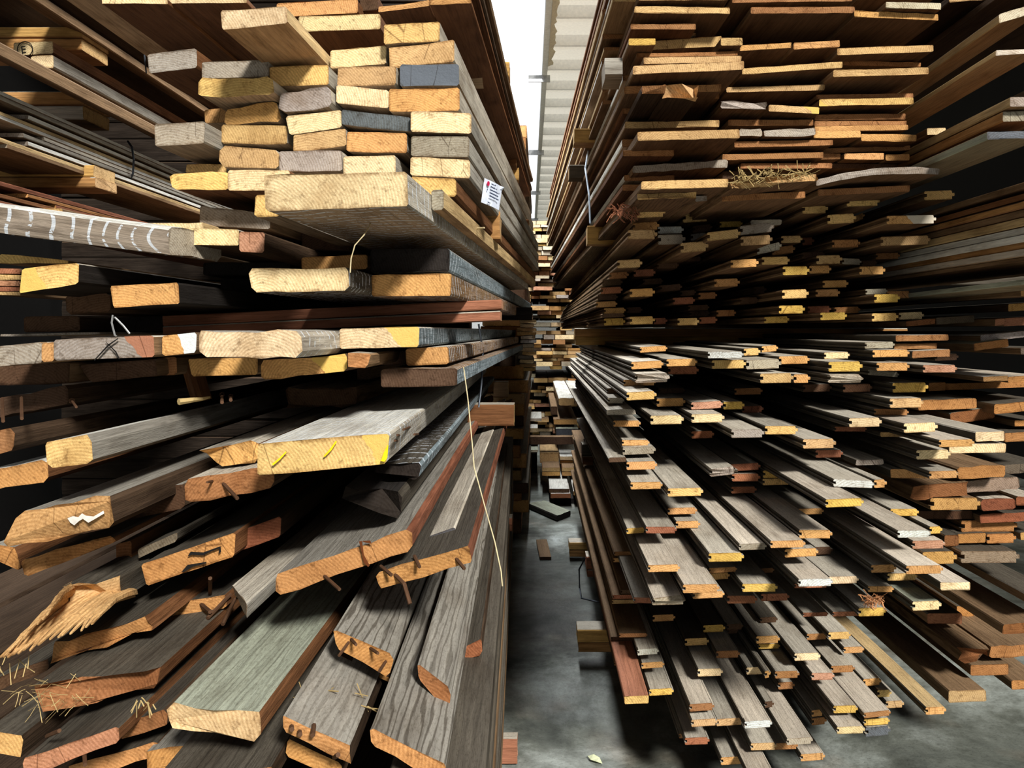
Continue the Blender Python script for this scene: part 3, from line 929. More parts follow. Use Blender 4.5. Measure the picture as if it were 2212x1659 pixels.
# right-hand stacks
bearer(1240, 1500, 277, 30, 3.1, 'y', 'y', 'yellow bearer end high on the aisle side of the plank pack', .10)
bearer(1229, 1450, 356, 28, 3.4, 'g', 's', 'dark small bearer end below the high yellow one', .10)
bearer(1306, 1345, 124, 44, 2.19, 'g', 'g', 'old grey rounded bearer end tied high on the plank pack', .12, 'g', kind='r')
bearer(1268, 1560, 487, 40, 3.1, 'y', 'y', 'tan bearer block between the plank pack and flooring', .10)
bearer(1243, 1560, 547, 14, 4.9, 'y', 'q', 'small upper bearer end under the tan block', .10)
bearer(1243, 1560, 562, 14, 4.9, 'y', 'q', 'small lower bearer end under the tan block', .10)
bearer(1241, 1960, 709, 18, 3.5, 'o', 'q', 'upper brown bearer crossing between the two flooring packs', .10)
bearer(1243, 1960, 727, 18, 3.5, 'y', 'y', 'lower tan bearer crossing between the two flooring packs', .10)
bearer(1257, 1660, 960, 24, 3.7, 'd', 's', 'upper dark bearer end on the aisle side of the lower flooring', .10, 'd')
bearer(1258, 1660, 985, 19, 3.7, 'd', 'u', 'lower dark bearer end on the aisle side of the lower flooring', .10, 'd')
bearer(1266, 1700, 1203, 27, 3.6, 'r', 'f', 'upper brick-red bearer end above the red board', .10, 'r')
bearer(1269, 1700, 1231, 16, 3.6, 'r', 'f', 'lower brick-red bearer end above the red board', .10, 'r')
bearer(1247, 1620, 1361, 28, 3.08, 'y', 'y', 'upper pale bearer of the pair on the floor beside the aisle', .10)
bearer(1249, 1620, 1390, 19, 3.08, 'y', 'q', 'lower pale bearer of the pair on the floor beside the aisle', .10)
bearer(1229, 1500, 1172, 16, 4.5, 'y', 'y', 'upper small bearer of the far floor pair', .10)
bearer(1230, 1500, 1189, 14, 4.5, 'y', 'q', 'lower small bearer of the far floor pair', .10)
bearer(1900, 2600, 581, 15, 3.3, 'e', 's', 'upper bluish dark bearer at far right', .10)
bearer(1900, 2600, 597, 17, 3.3, 'e', 's', 'lower bluish dark bearer at far right', .10)

E = [((1200, 0), """
510 35 1118 42 45 2.20 p t bl=500,82
1250 45 1919 40 42 2.25 p b
520 272 1070 228 52 2.14 p t br=1025,300
470 246 640 244 45 2.22 p m
1060 240 1198 238 50 2.24 p t
520 336 1165 325 30 2.22 p b
565 366 1190 356 42 2.20 p t
495 421 1208 390 54 2.08 p t
1180 290 1510 270 36 2.24 p o
1195 437 1839 392 40 2.20 p t
545 568 700 552 40 2.02 x b rag=.02 s=d
690 555 905 560 88 2.00 x t rag=.04 s=d
440 549 1062 536 50 2.24 p b
445 616 1047 602 32 2.26 p b
1095 556 1724 541 35 2.24 p t
1055 650 1350 660 44 2.22 r g rag=.01
1365 669 1689 685 42 2.22 p t m=.86,m
445 780 1050 768 42 2.22 p t
1105 765 1650 765 38 2.26 p b
525 842 1180 826 58 2.06 p t
1175 822 1325 827 45 2.22 r g
1335 832 1664 820 46 2.22 r g
1145 906 1775 892 38 2.24 p b
1070 986 1715 972 38 2.26 p b
1185 1046 1770 1042 34 2.30 p b
490 1062 1105 1022 46 2.08 r g
1070 1096 1330 1090 50 2.30 p d
1110 1165 1672 1108 52 2.04 x t rag=.035
550 1160 1112 1142 54 2.08 p t
525 1240 900 1232 38 2.12 x t rag=.02
895 1250 972 1250 38 2.16 r g
965 1218 1130 1208 42 2.18 r t
1065 1246 1600 1226 42 2.26 p b
"""), ((1652, 0), """
575 66 1112 90 40 2.24 p o
775 10 1130 18 42 2.20 p l
185 273 482 256 44 2.24 p o
465 306 1080 286 45 2.24 p t
500 388 1000 398 30 2.30 p b
440 448 1052 430 44 2.22 p t
330 606 950 596 30 2.28 p b
350 634 952 622 44 2.24 p y m=-.12,m
322 732 902 726 38 2.28 p b
320 774 910 770 30 2.28 p b
320 806 918 796 36 2.28 p o
315 840 616 836 45 2.24 p o
618 856 972 860 45 2.22 p o
370 950 932 930 32 2.34 p b
355 982 486 980 40 2.30 p b
508 980 766 978 42 2.28 p o
775 986 928 985 40 2.30 p o
300 1046 850 1050 30 2.36 p d
332 1150 1120 1076 42 2.10 r g bow=.016
340 1212 930 1186 42 2.26 p b
""")]

# plank edges showing on the aisle side above and between the ends
SIDEE = [((1200, 0), """
365 -30 900 -30 40 2.25 p t s=c
350 -140 900 -140 40 2.22 p t s=u
400 -200 900 -200 36 2.22 p t s=w
380 -330 900 -330 40 2.2 p t s=u
420 -420 900 -420 40 2.2 p t s=c
410 -560 900 -560 46 2.2 p t s=u
480 150 900 150 36 2.3 p b s=u
470 205 900 205 26 2.3 p b s=w
430 480 760 470 36 2.3 p b s=w
430 690 760 690 40 2.3 p b s=u
425 890 560 890 50 2.28 p b s=w
430 960 760 960 40 2.3 p b s=u
440 1120 760 1120 36 2.3 p b s=w
430 1180 600 1180 40 2.3 p b s=u
300 60 700 60 30 2.52 p b s=c
306 135 700 135 26 2.55 p b s=w
300 218 700 218 28 2.55 p b s=n
310 300 700 300 26 2.55 p b s=c
296 385 640 385 28 2.6 p b s=w
300 560 640 560 28 2.65 p b s=c
300 640 640 640 26 2.65 p b s=n
""")]
E.append(((1200, 0), """
530 -40 1110 -45 42 2.22 p t
1130 -25 1900 -35 42 2.26 p b
520 -130 1100 -135 44 2.22 p t
1120 -120 1800 -130 44 2.26 p t
1930 -45 2440 -60 42 2.30 p t
1830 -140 2400 -150 44 2.30 p b
530 -220 1150 -225 44 2.22 p t
1180 -215 1850 -225 44 2.26 p b
1880 -235 2430 -245 44 2.30 p t
"""))
E, SIDEE = parse(E), parse(SIDEE)
solve(E + SIDEE, (1112, 715), 4.5, .08, .09, 7)
pack('E', 'the upper right wide-plank pack', 'plank', 'plank', E, vp=(1112, 715), L=4.6, side='n', top='n', rowh=16, word='wide plank', lam=.2, span=.05)
pack('S', 'the aisle-side plank edges', 'plank', 'plank', SIDEE, vp=(1112, 715), L=4.4, side='w', top='n', rowh=8, word='plank')

Fd = [((1200, 400), """
520 151 705 141 60 2.36 t y
495 241 665 233 50 2.46 t o
462 287 652 284 60 2.36 t t
815 181 985 170 60 2.50 t y
655 266 820 263 45 2.52 t w
655 318 832 313 64 2.45 t g
800 371 980 356 64 2.45 t t
880 262 1005 246 45 2.62 t d
1050 232 1198 226 40 2.62 t m
865 311 975 300 50 2.6 t g
970 300 1190 276 60 2.38 t t
1180 262 1400 236 60 2.34 t g
1250 222 1448 216 38 2.5 r g
1180 330 1390 316 60 2.38 t t
1290 396 1448 361 50 2.52 t l
1385 400 1535 381 50 2.6 t b
395 481 556 472 52 2.52 t t
1120 476 1300 466 55 2.46 t o
1320 461 1500 456 50 2.46 t y
500 541 640 536 45 2.72 t r
650 501 790 495 35 2.8 t d
670 641 810 631 40 2.76 t d
800 461 935 455 30 2.85 t d
1015 602 1180 596 50 2.56 t o
475 666 637 658 52 2.56 t o
290 656 430 648 42 2.70 t r
915 689 1035 683 42 2.72 t b
750 721 893 715 44 2.72 t r
1270 651 1350 646 45 2.85 t d
1450 671 1622 665 56 2.46 t y
800 676 900 668 35 2.85 t d
310 786 450 780 42 2.68 t o
455 782 556 780 36 2.85 t d
260 746 396 741 40 2.70 t o
850 769 985 765 35 2.80 t d
1030 801 1156 797 40 2.72 t b
860 806 990 802 36 2.9 t d
1430 771 1597 768 52 2.48 t m
310 853 447 850 46 2.66 t m
475 842 637 838 50 2.55 t y
630 851 716 848 40 2.80 t r
780 852 920 849 46 2.64 t y
920 846 1036 841 42 2.78 t r
1335 843 1496 838 42 2.56 t m
345 560 470 552 42 2.75 t b
300 605 430 600 40 2.75 t d
270 700 400 696 38 2.75 t d
300 820 440 816 28 2.85 t d
560 600 690 596 36 2.9 t d
1000 530 1110 526 38 2.9 t d
1180 720 1300 716 40 2.9 t d
"""), ((1652, 400), """
240 126 406 121 58 2.46 t y
525 81 737 75 56 2.40 t y
400 191 587 179 60 2.36 t y
1020 39 1216 31 58 2.36 t y
780 197 1097 190 54 2.30 t o m=.55,l
105 325 242 322 46 2.58 t t
240 336 318 331 50 2.75 t r
430 351 612 346 50 2.5 t b
740 331 1062 321 58 2.38 t t
238 431 386 421 40 2.72 t d
710 436 866 431 42 2.68 t b
330 451 497 446 55 2.50 t t
495 466 620 472 40 2.6 t g
115 521 287 518 55 2.46 t m
285 516 427 513 50 2.6 t o
605 521 772 518 52 2.50 t o
620 481 720 478 36 2.8 t d
370 611 536 607 46 2.62 t o
325 669 482 665 46 2.62 t o
645 666 787 661 34 2.55 t g
780 679 937 675 46 2.58 t b
700 699 867 695 54 2.46 t m
275 776 426 771 44 2.66 t r
445 781 612 776 42 2.62 t b
355 816 527 812 48 2.46 t m
685 821 856 816 52 2.42 t y
858 816 1020 810 48 2.46 t c
560 205 640 172 40 2.6 t o
""")]

G = [((1200, 400), """
485 1131 692 1121 48 2.10 t o
540 1036 716 1026 36 2.3 t o
975 1066 1205 1063 42 2.02 t w
1205 1046 1312 1041 46 2.3 t y
1320 1031 1425 1021 40 2.3 t o
1430 1096 1627 1091 50 2.16 t o
710 1114 908 1109 46 2.16 t o
508 1206 732 1201 58 2.02 t g rag=.01
435 1246 642 1241 40 2.15 t o
1000 1121 1220 1116 55 2.10 t y
1220 1119 1447 1111 60 2.06 t g
1310 1206 1525 1201 62 2.04 t t
1525 1211 1632 1209 55 2.1 t o
455 1326 647 1316 52 2.12 t y
335 1361 440 1360 36 2.2 t g
648 1366 832 1361 52 2.2 t o
868 1391 1072 1379 46 2.16 t p
1075 1386 1210 1383 50 2.2 t m
1195 1416 1332 1411 42 2.38 t r
1145 1301 1325 1296 42 2.4 t b
720 1161 917 1159 50 2.3 t r
330 1300 450 1296 34 2.3 t d
660 1300 830 1296 34 2.5 t d
"""), ((1200, 800), """
608 291 822 286 56 2.12 t c
870 281 1082 276 55 2.08 t c
1125 381 1337 376 52 1.98 t g
1340 356 1552 355 54 1.98 t y
870 391 1016 386 46 2.25 t r
328 251 512 250 36 2.1 r g
370 321 546 320 40 2.15 t o
425 446 602 445 36 2.15 t o
430 496 642 486 46 2.02 t g
455 586 652 580 52 2.08 t o
480 716 687 712 46 2.02 t o
718 756 946 750 52 1.92 t y
985 626 1162 616 50 2.02 t g rag=.015
1120 601 1312 591 45 2.2 t r
1130 661 1312 660 50 2.2 t r
1125 746 1287 742 42 2.3 t r
1328 641 1450 641 48 2.2 t m
1325 694 1502 690 42 2.2 t y
1175 1111 1352 1106 40 1.84 t g t=p
1375 1091 1600 1086 46 1.80 t o t=p
578 1001 777 1001 42 1.95 t r
455 1012 576 1002 36 2.05 t m
718 881 907 876 42 2.1 t o
770 966 927 962 46 2.15 t o
592 1246 797 1241 46 1.82 t o t=p
618 1451 827 1436 52 1.80 t g rag=.012 t=p
815 1371 1050 1366 55 1.74 t o t=p
980 1171 1207 1166 55 1.84 t m
982 1266 1162 1256 32 1.95 t b
980 1301 1117 1291 42 2.0 t o
878 1421 1082 1411 42 1.85 t o
500 1452 632 1456 36 1.95 t r
1098 1442 1292 1441 50 1.95 t r
1315 1431 1497 1426 46 1.98 t r
1195 1366 1422 1364 52 1.86 t m
1300 1270 1400 1262 30 2.15 t b
340 560 450 556 30 2.1 r d
610 620 720 616 40 2.4 t d
"""), ((1652, 800), """
245 441 457 436 60 1.98 t t
390 826 634 816 52 1.72 t m t=p id=long
325 511 502 508 48 2.15 t r
585 576 762 571 34 2.05 r g
440 696 702 706 48 1.86 t w
700 701 782 696 52 1.9 t o
540 306 750 301 58 2.0 t c
890 341 1108 331 60 1.92 t c t=p
800 181 1018 176 60 2.02 t t
700 246 922 250 38 2.1 t b
448 361 652 362 30 2.15 t r
815 81 1047 76 62 2.02 t m
740 396 987 400 30 2.1 r t
1115 446 1342 440 46 1.94 t o t=p
970 511 1192 506 60 1.98 t c
940 456 1092 450 46 2.1 t r
1350 396 1537 391 60 1.98 p c
1180 470 1547 466 62 1.98 p c
1052 646 1242 640 48 1.94 t o
805 631 1050 636 58 2.1 p o
220 1021 437 1021 54 1.84 t o t=p
200 886 377 881 38 2.05 t o
805 886 987 885 46 1.95 t m
850 1026 1062 1021 46 1.78 t w t=p
1055 1001 1137 996 46 1.85 t m
945 1091 1157 1086 52 1.82 t p t=p
905 1251 1142 1246 54 1.68 t o t=p
1128 1356 1317 1356 52 1.70 p c t=p
128 1146 344 1136 52 1.84 t o
320 1131 437 1126 50 2.0 t d
680 1246 842 1241 50 1.95 t o
785 1301 977 1296 46 1.9 t y
660 1381 827 1381 38 1.82 t o
945 1481 1132 1471 58 1.74 t c t=v
480 1221 602 1216 40 2.1 t r
215 1336 437 1331 48 1.76 t w t=p
410 1321 602 1316 46 1.84 t c
190 1366 402 1361 28 1.86 t r
600 1521 777 1516 54 1.82 t m
435 1546 607 1541 30 1.86 t r
245 1551 407 1546 26 1.95 t r
640 1151 720 1148 34 2.1 t r
"""), ((1652, 400), """
408 1131 627 1126 64 2.04 t m
715 1136 927 1135 52 2.04 t o
1012 1151 1232 1150 48 1.98 t p
400 1211 627 1211 52 2.02 t g rag=.01
380 1071 545 1066 42 2.2 t c
690 1056 927 1051 46 2.1 t o
640 1006 832 1001 40 2.15 t g
840 961 1177 956 38 2.2 p b
830 1016 1102 1011 36 2.22 p b
945 1061 1187 1051 46 2.16 p b
245 1276 430 1272 48 2.3 t d
500 1276 692 1271 50 2.2 t p
660 1180 860 1196 34 2.1 t s
1090 1085 1240 1078 40 2.25 t d
""")]

J = [((1200, 1099), """
440 1201 597 1196 50 2.08 p y s=f t=f name=plank L=1.1 | red-topped plank lying lowest at the aisle side of the flooring
500 1150 580 1140 30 2.2 t o s=f t=r
595 1116 737 1106 36 2.25 t b
600 1156 757 1146 42 2.22 t m
550 986 697 976 38 2.25 t o
525 901 662 891 38 2.28 t w
622 681 767 674 42 2.5 t o t=s
828 831 982 825 46 2.4 t y t=s
945 746 1087 740 46 2.45 t m t=s
1028 911 1182 905 46 2.35 t b
910 1026 1072 1020 48 2.28 t c
858 1251 1017 1240 48 2.16 t b t=p
870 1351 1037 1340 46 2.14 t t
1030 1346 1202 1335 46 2.14 t t
1210 1361 1387 1350 46 2.12 t w t=p
1480 1471 1647 1460 42 2.10 t g t=p
828 1466 987 1460 46 2.2 t r
790 1440 950 1432 30 2.25 t b
1058 1591 1237 1580 50 2.18 t o
1250 1501 1417 1495 46 2.15 t t
1390 1501 1552 1495 42 2.2 t b
1265 1760 1440 1750 46 2.02 t y t=p
1222 1016 1382 1010 46 2.28 t c
1285 816 1437 810 48 2.38 t o
1300 866 1437 862 32 2.42 t m
1405 1041 1562 1035 46 2.28 t b
1425 1111 1532 1105 46 2.34 t b
1310 696 1422 690 36 2.5 t d t=s
1095 741 1202 731 40 2.5 t d
1100 770 1170 766 30 2.55 t d
1585 661 1720 655 30 2.45 t r
"""), ((1652, 1099), """
190 926 357 920 48 2.28 t c
270 801 402 795 40 2.45 t b
408 791 552 785 46 2.4 t y
505 886 637 880 40 2.38 t o
425 1006 577 1000 44 2.32 t b
300 1051 447 1048 46 2.26 t p t=p
630 1091 747 1080 46 2.32 t o
440 1261 597 1257 48 2.16 t m t=p
635 1306 807 1286 36 2.14 t b t=p
635 1346 802 1336 42 2.16 t m
462 1396 642 1390 46 2.12 t c t=p
645 1401 807 1386 60 2.14 t e
1030 1271 1162 1265 48 2.06 t o t=c L=4.6
720 1161 812 1156 46 2.3 t y
775 1231 892 1225 46 2.3 t t
300 1291 380 1281 42 2.3 t o
300 1341 397 1331 46 2.3 t b
230 1571 387 1560 46 2.2 t o t=p
0 1040 40 1030 46 2.3 t o
0 1235 60 1228 40 2.3 t d
""")]

K = [((1652, 0), """
1480 322 1760 306 34 1.95 p l s=c v=1205,715
1570 622 1800 614 62 1.90 p g s=c v=1185,715
1525 712 1800 704 66 1.92 p g s=q v=1185,715
1425 842 1800 832 50 1.90 p e s=v v=1175,715
1040 820 1160 818 42 2.5 p c
1500 90 1800 0 60 2.2 p l s=c v=1220,715
1240 192 1480 212 48 2.9 p p
1180 436 1290 440 36 3.2 p p
1700 560 2500 545 40 2.0 p g s=s v=1200,715
1180 -30 1520 -55 44 2.5 p t s=d t=d
1530 -85 2500 -160 44 2.4 p t s=d t=d
1160 -140 1700 -170 44 2.5 p t s=d t=d
"""), ((1652, 400), """
1665 -22 2500 -30 44 2.0 p t s=n
1670 48 2500 40 40 2.0 p t s=u
1668 96 2500 90 50 2.0 p t s=q
1672 150 2500 145 48 2.0 p t s=n
1668 205 2500 200 52 2.0 p t s=c
1675 262 2500 258 46 2.0 p t s=w
1668 312 2500 308 50 2.0 p t s=w
1670 362 2500 360 44 2.0 p t s=q
1666 405 2500 402 50 2.0 p t s=p
1670 458 2500 456 30 2.0 p t s=n
1672 598 2500 590 38 1.9 p g s=v t=v v=1120,735
1640 672 1800 668 40 2.3 p o t=s
1560 760 1800 742 50 2.4 p y s=d t=s
1098 848 1342 832 46 2.5 p s t=s
905 868 1092 850 38 2.6 p b t=s
1475 858 1535 850 44 2.5 p p
1530 852 1800 836 52 2.4 p p t=s
1340 1012 1562 984 50 2.4 p o t=v
1380 960 1700 930 40 2.45 p w t=w
1640 1040 1800 1034 44 2.5 p s t=s
1400 1228 1560 1220 30 2.3 p t t=w
1560 1226 1800 1216 38 2.3 p o t=p
"""), ((1652, 800), """
1050 82 1160 76 52 2.5 p o t=s
1160 86 1800 62 42 2.4 p o t=s
985 192 1357 178 66 2.35 p o t=s
1190 272 1472 232 74 2.35 p b t=v
1470 218 1800 188 62 2.3 p o t=s
1535 400 1800 392 60 2.3 p o t=s
1600 320 1800 314 40 2.35 p o t=s
1240 622 1537 602 78 2.2 r o t=n
942 742 1292 716 84 2.2 x b t=n rag=.01
1250 712 1632 682 78 2.25 r g t=s
1060 817 1382 814 78 2.2 t y t=n
1385 832 1602 816 74 2.24 r r t=p
1608 812 1800 806 56 2.28 r r t=p
985 902 1332 900 52 2.35 p d t=s
1380 922 1800 902 58 2.3 p r t=s
1258 962 1617 956 74 2.25 t o t=s
1235 1047 1416 1041 62 2.28 p o t=s
1420 1047 1610 1041 62 2.28 t o t=s
1255 1157 1632 1155 76 2.2 t g t=s
1010 1162 1232 1156 80 2.22 t y t=s
1150 1057 1242 1050 74 2.3 p b t=s
1535 602 1800 584 62 2.35 r s t=s
1640 1040 1800 1034 50 2.3 p y t=s
"""), ((1652, 1099), """
1042 671 1267 671 66 2.42 p p t=s
1230 622 1340 640 60 2.6 p o t=s
1440 882 1800 872 72 2.3 r o t=n
1320 1002 1562 992 70 2.3 p o t=n
1178 1167 1417 1160 76 2.24 p c t=n
1525 742 1800 722 64 2.1 p b t=n
1385 738 1510 735 66 2.6 p o t=s
1240 900 1425 880 66 2.3 x b rag=.03 t=n
1580 1100 1800 1090 60 2.3 p o t=n
1030 930 1120 925 80 2.7 p d t=s
1700 560 1900 540 60 2.1 p b t=s
""")]
FAN = 'FAN'
J[0] = (J[0][0], J[0][1] + '\n'.join('%d %d %d %d 26 %.2f t %s L=2.9 t=n s=n' % (
    ((.245 + (i % 3) * .008) * F / d_ + VX - 1200) / S, ((.70 + i * .052) * F / d_ + VY - 1099) / S, ((.335 + (i % 3) * .008) * F / d_ + VX - 1200) / S,
    ((.70 + i * .052) * F / d_ + VY - 1099) / S - 3, d_, 'bodrtbdo'[i % 8]) for i, d_ in enumerate([2.35, 2.45, 2.3, 2.4, 2.5, 2.35, 2.45, 2.4, 2.5])) + '\n')
Fd, G, J, K = parse(Fd), parse(G), parse(J), parse(K)
solve(Fd + G + J + K, (1160, 715), 4.4, .08, .085, 7)
pack('F', 'the upper flooring pack', 'grooved_board', 'board', Fd, vp=(1160, 715), L=4.5, side='n', top='v', rowh=17, word='grooved board', lam=.15, span=.07)
pack('G', 'the middle flooring pack', 'grooved_board', 'board', G, vp=(1160, 715), L=2.6, side='s', top='l', rowh=18, word='grooved board', lam=.15, span=.07)
pack('J', 'the lowest flooring pack', 'grooved_board', 'board', J, vp=(1160, 715), L=2.8, side='s', top='l', rowh=18, word='grooved board', lam=.15, span=.06)
pack('K', 'the far right stack', 'plank', 'plank', K, vp=(1160, 715), L=4.2, side='n', top='n', rowh=30, word='plank', lam=.25, span=.06)  # upper planks widened beyond the view to cast shade on those below

# ================================================================== the far end of the aisle
def row_label(name, kindw, where, ci, ri):
    return '%s, %s from left in %s course of %s' % (kindw, ordn(ci), ordn(ri), where)

rf = random.Random(11)
FD = 9.3
y = 476.0
ri = 0
while y < 946:
    th = rf.choice([6.5, 7.5, 8, 9, 10.5])
    ri += 1
    x = 1124 + rf.uniform(-4, 5)
    ci = 0
    gapf = 0.08 if y < 545 else 0.22
    while x < 1268:
        w = rf.choice([18, 24, 27, 31, 36, 42])
        if rf.random() > gapf:
            ci += 1
            dd = FD + rf.uniform(-.12, .25) * (0.3 if y < 545 else 1)
            sc_ = FD / FD
            e = rf.choice('yycctttlopbg') if y > 545 else rf.choice('ycccl')
            TL, TR = P(x, y, FD), P(x + w - 1.0, y + rf.uniform(-.6, .6), FD)
            BL, BR = P(x, y + th - .9, FD), P(x + w - 1.0, y + th - .9, FD)
            off = Vector((0, dd - FD, 0))
            o = build_board('sawn_board', TL + off, TR + off, BL + off, BR + off, Vector((0, 1, 0)), 2.0, 'p', (END[e], SIDE['u'], SIDE['n']), seed=int(5000 + y * 3 + x))
            tag(o, row_label('', ENDNAME[e] + ' sawn board end', 'the far cross-stack', ci, ri), 'board', 'sawn boards in the far cross-stack')
        x += w
    y += th
    if rf.random() < .06 and y > 560:
        y += 8

z = .04
i = 0
while z < 2.7:
    i += 1
    t_ = rf.choice([.07, .085, .1])
    xr = -.085 + rf.uniform(-.03, .03) - (.05 if i % 7 == 0 else 0)
    d0 = 4.95 + rf.uniform(-.1, .2)
    o = build_board('timber', Vector((xr - .3, d0, z + t_)), Vector((xr, d0, z + t_)), Vector((xr - .3, d0, z)), Vector((xr, d0, z)), Vector((0.004, 1, 0)), 3.2, 'p',
                    (END[rf.choice('todb')], SIDE[rf.choice('dsnu')], SIDE['s']), seed=1200 + i)
    tag(o, 'timber in the second left pack along the aisle, %s from the floor' % ordn(i), 'timber', 'timbers in the second left pack')
    z += t_ + (.001 if i % 7 else .04)

def mid(x0, y0, x1, th, d, end, lab, side='n', top='w', L=1.6, y1=None, kind='p', name='plank', cat='plank', rag=0.0):
    y1 = y0 if y1 is None else y1
    o = build_board(name, P(x0, y0, d), P(x1, y1, d), P(x0, y0 + th, d), P(x1, y1 + th, d), Vector((0, 1, 0)), L, kind, (END[end], SIDE[side], SIDE[top]), seed=int(x0 * 3 + y0), ragged=rag)
    tag(o, lab, cat)
    return o
mid(1207, 860, 1241, 16, 6.9, 't', 'left white-topped plank of two lying at the far end of the aisle', kind='r', L=2.4)
mid(1242, 859, 1272, 17, 6.9, 't', 'right white-topped plank of two lying at the far end of the aisle', kind='r', L=2.4)
mid(1190, 878, 1204, 18, 7.1, 'd', 'dark block end left under the white-topped planks', 'd', 'n')
mid(1196, 906, 1247, 11, 6.9, 'o', 'orange board end under the white-topped planks', 'u', 'n', L=2.2)
mid(1201, 926, 1250, 18, 6.8, 'e', 'dark grey block end below the orange board at the aisle end', 's', 'v', L=1.2)
mid(1144, 944, 1262, 16, 6.6, 'd', 'dark brown crosswise board below the grey block at the aisle end', 'd', 'n', L=.12)
mid(1166, 978, 1207, 22, 6.6, 't', 'tan block end, left of two under the dark crosswise board', 'n', 't' if 't' in SIDE else 'c', L=.8)
mid(1209, 986, 1250, 8, 6.5, 'c', 'white-topped thin board end right of the tan block', 'n', 'w', L=.9)
mid(1210, 995, 1250, 8, 6.52, 'o', 'orange thin board under the white-topped thin one', 'n', 'w', L=.9)
for i in range(2):
    for j, (a, b) in enumerate(((1171, 1210), (1214, 1249))):
        mid(a, 1010 + i * 9.5, b, 8.5, 6.3, 'o' if i else 't', '%s of the %s pair of short tan boards low at the aisle end' % (('upper', 'lower')[i], ('left', 'right')[j]), 'u', 'n', L=.8)
mid(1186, 1056, 1230, 9, 5.9, 'd', 'white-topped dark block nearest on the aisle floor stack', 's', 'w', L=.75)
mid(1189, 1066, 1233, 10, 5.88, 'r', 'reddish curved board under the white-topped dark block', 'u', 'w', L=.75)
mid(1239, 1061, 1263, 9, 5.85, 'o', 'white-topped block beside the dark one on the aisle floor stack', 's', 'w', L=.75)
mid(1196, 1077, 1262, 22, 6.0, 'k', 'dark bearer block on the floor under the white-topped blocks', 'k', 'k', L=.12, name='bearer', cat='bearer')
mid(1136, 925, 1162, 9, 6.9, 'c', 'small pale board end at the left of the aisle end', 'n', 'w', L=.5)
mid(1144, 904, 1170, 6, 7.2, 'l', 'thin whitish board left at the aisle end', 'n', 'w', L=.6)
mid(1124, 972, 1162, 5, 6.4, 'l', 'pale flat board low left at the aisle end', 'n', 'v', L=.7)
mid(1124, 980, 1160, 55, 7.3, 'k', 'blackened upright slab low left at the aisle end', 'k', 'k', L=.1)
yy = 691.0
for i in range(13):
    a = 1112 + rf.uniform(0, 14) + (6 if i > 7 else 0)
    b = 1150 + rf.uniform(0, 9)
    e = 'cctylwlctgcty'[i]
    mid(a, yy, b, 7.4, 4.4, e, '%s thin board end, %s from top of the small stack beyond the black bearer' % (ENDNAME[e], ordn(i + 1)), 'l', 'w', kind='r', L=.5, name='thin_board', cat='board', rag=.01)
    yy += 8.6

def floor_pt(x, y, z=0.0):
    d = F * (EYE - z) / (y - VY)
    return P(x, y, d)
A_, B_ = floor_pt(1203, 1114, .045), floor_pt(1233, 1103, .045)
dn = Vector((0, 0, -.043))
o = build_board('offcut', A_, B_, A_ + dn, B_ + dn, floor_pt(1137, 1086, .045) - A_, (floor_pt(1137, 1086, .045) - A_).length, 'r', (END['k'], SIDE['k'], SIDE['v']), seed=77)
tag(o, 'black-edged plank offcut with a pale top lying on the sunlit floor', 'offcut')
A_, B_ = floor_pt(1166, 1203, .02), floor_pt(1191, 1203, .02)
dn = Vector((0, 0, -.018))
o = build_board('offcut', A_, B_, A_ + dn, B_ + dn, Vector((-.06, 1, 0)), .38, 'p', (END['d'], SIDE['d'], SIDE['n']), seed=78)
tag(o, 'short brown offcut lying in the shaded aisle', 'offcut')

# ================================================================== small things and marks
def tube(name, pts, r, mat, parent=None, seg=6, taper=1.0):
    bm = bmesh.new()
    rings = []
    for i, p in enumerate(pts):
        p = Vector(p)
        a = Vector(pts[max(0, i - 1)]); b = Vector(pts[min(len(pts) - 1, i + 1)])
        t = (b - a).normalized()
        u = t.cross(Vector((0.31, 0.2, 0.93))).normalized(); w = t.cross(u)
        rad = r * (1 + (taper - 1) * i / max(1, len(pts) - 1))
        rings.append([bm.verts.new(p + (u * math.cos(k * 6.2832 / seg) + w * math.sin(k * 6.2832 / seg)) * rad) for k in range(seg)])
    for a, b in zip(rings, rings[1:]):
        for k in range(seg):
            bm.faces.new((a[k], a[(k + 1) % seg], b[(k + 1) % seg], b[k]))
    bm.faces.new(list(reversed(rings[0]))); bm.faces.new(rings[-1])
    return mesh_obj(name, bm, [mat], parent)

def adopt(child, parent):
    child.parent = parent
    child.matrix_parent_inverse = parent.matrix_world.inverted()

def nail(bid, x0, y0, x1, y1, out=.035, head=False, mid_=None, r=.0022, lift=0.0):
    b, d = BYID[bid]
    p0 = P(x0, y0, d + .012); p1 = P(x1, y1, d - out)
    pts = [p0] + ([P(*mid_, d - out * .6)] if mid_ else []) + [p1]
    n = tube('nail', pts, r, M_NAIL)
    if head:
        t = (p1 - p0).normalized()
        hd = tube('nail_head', [p1 - t * .001, p1 + t * .002], .006, M_NAIL)
        adopt(hd, n)
    adopt(n, b)
def c2(ox, oy, *v):
    return [ox + a * S if i % 2 == 0 else oy + a * S for i, a in enumerate(v)]
for v in ((20, 325, 14, 180), (140, 308, 137, 175)):
    nail('yb', *c2(0, 800, *v), out=-.2, r=.0028)
nail('yb', *c2(0, 800, 488, 235, 460, 195), out=-.25, head=True)
nail('yb', *c2(300, 800, 532, 205, 532, 155), out=-.5, head=True, r=.003)
nail('yb', *c2(300, 800, 588, 190, 588, 165), out=-.52, head=True, r=.003)
nail('bent', *c2(300, 800, 525, 708, 630, 820), out=.05, r=.0032)
nail('bent', *c2(300, 800, 482, 706, 438, 716), out=.03)
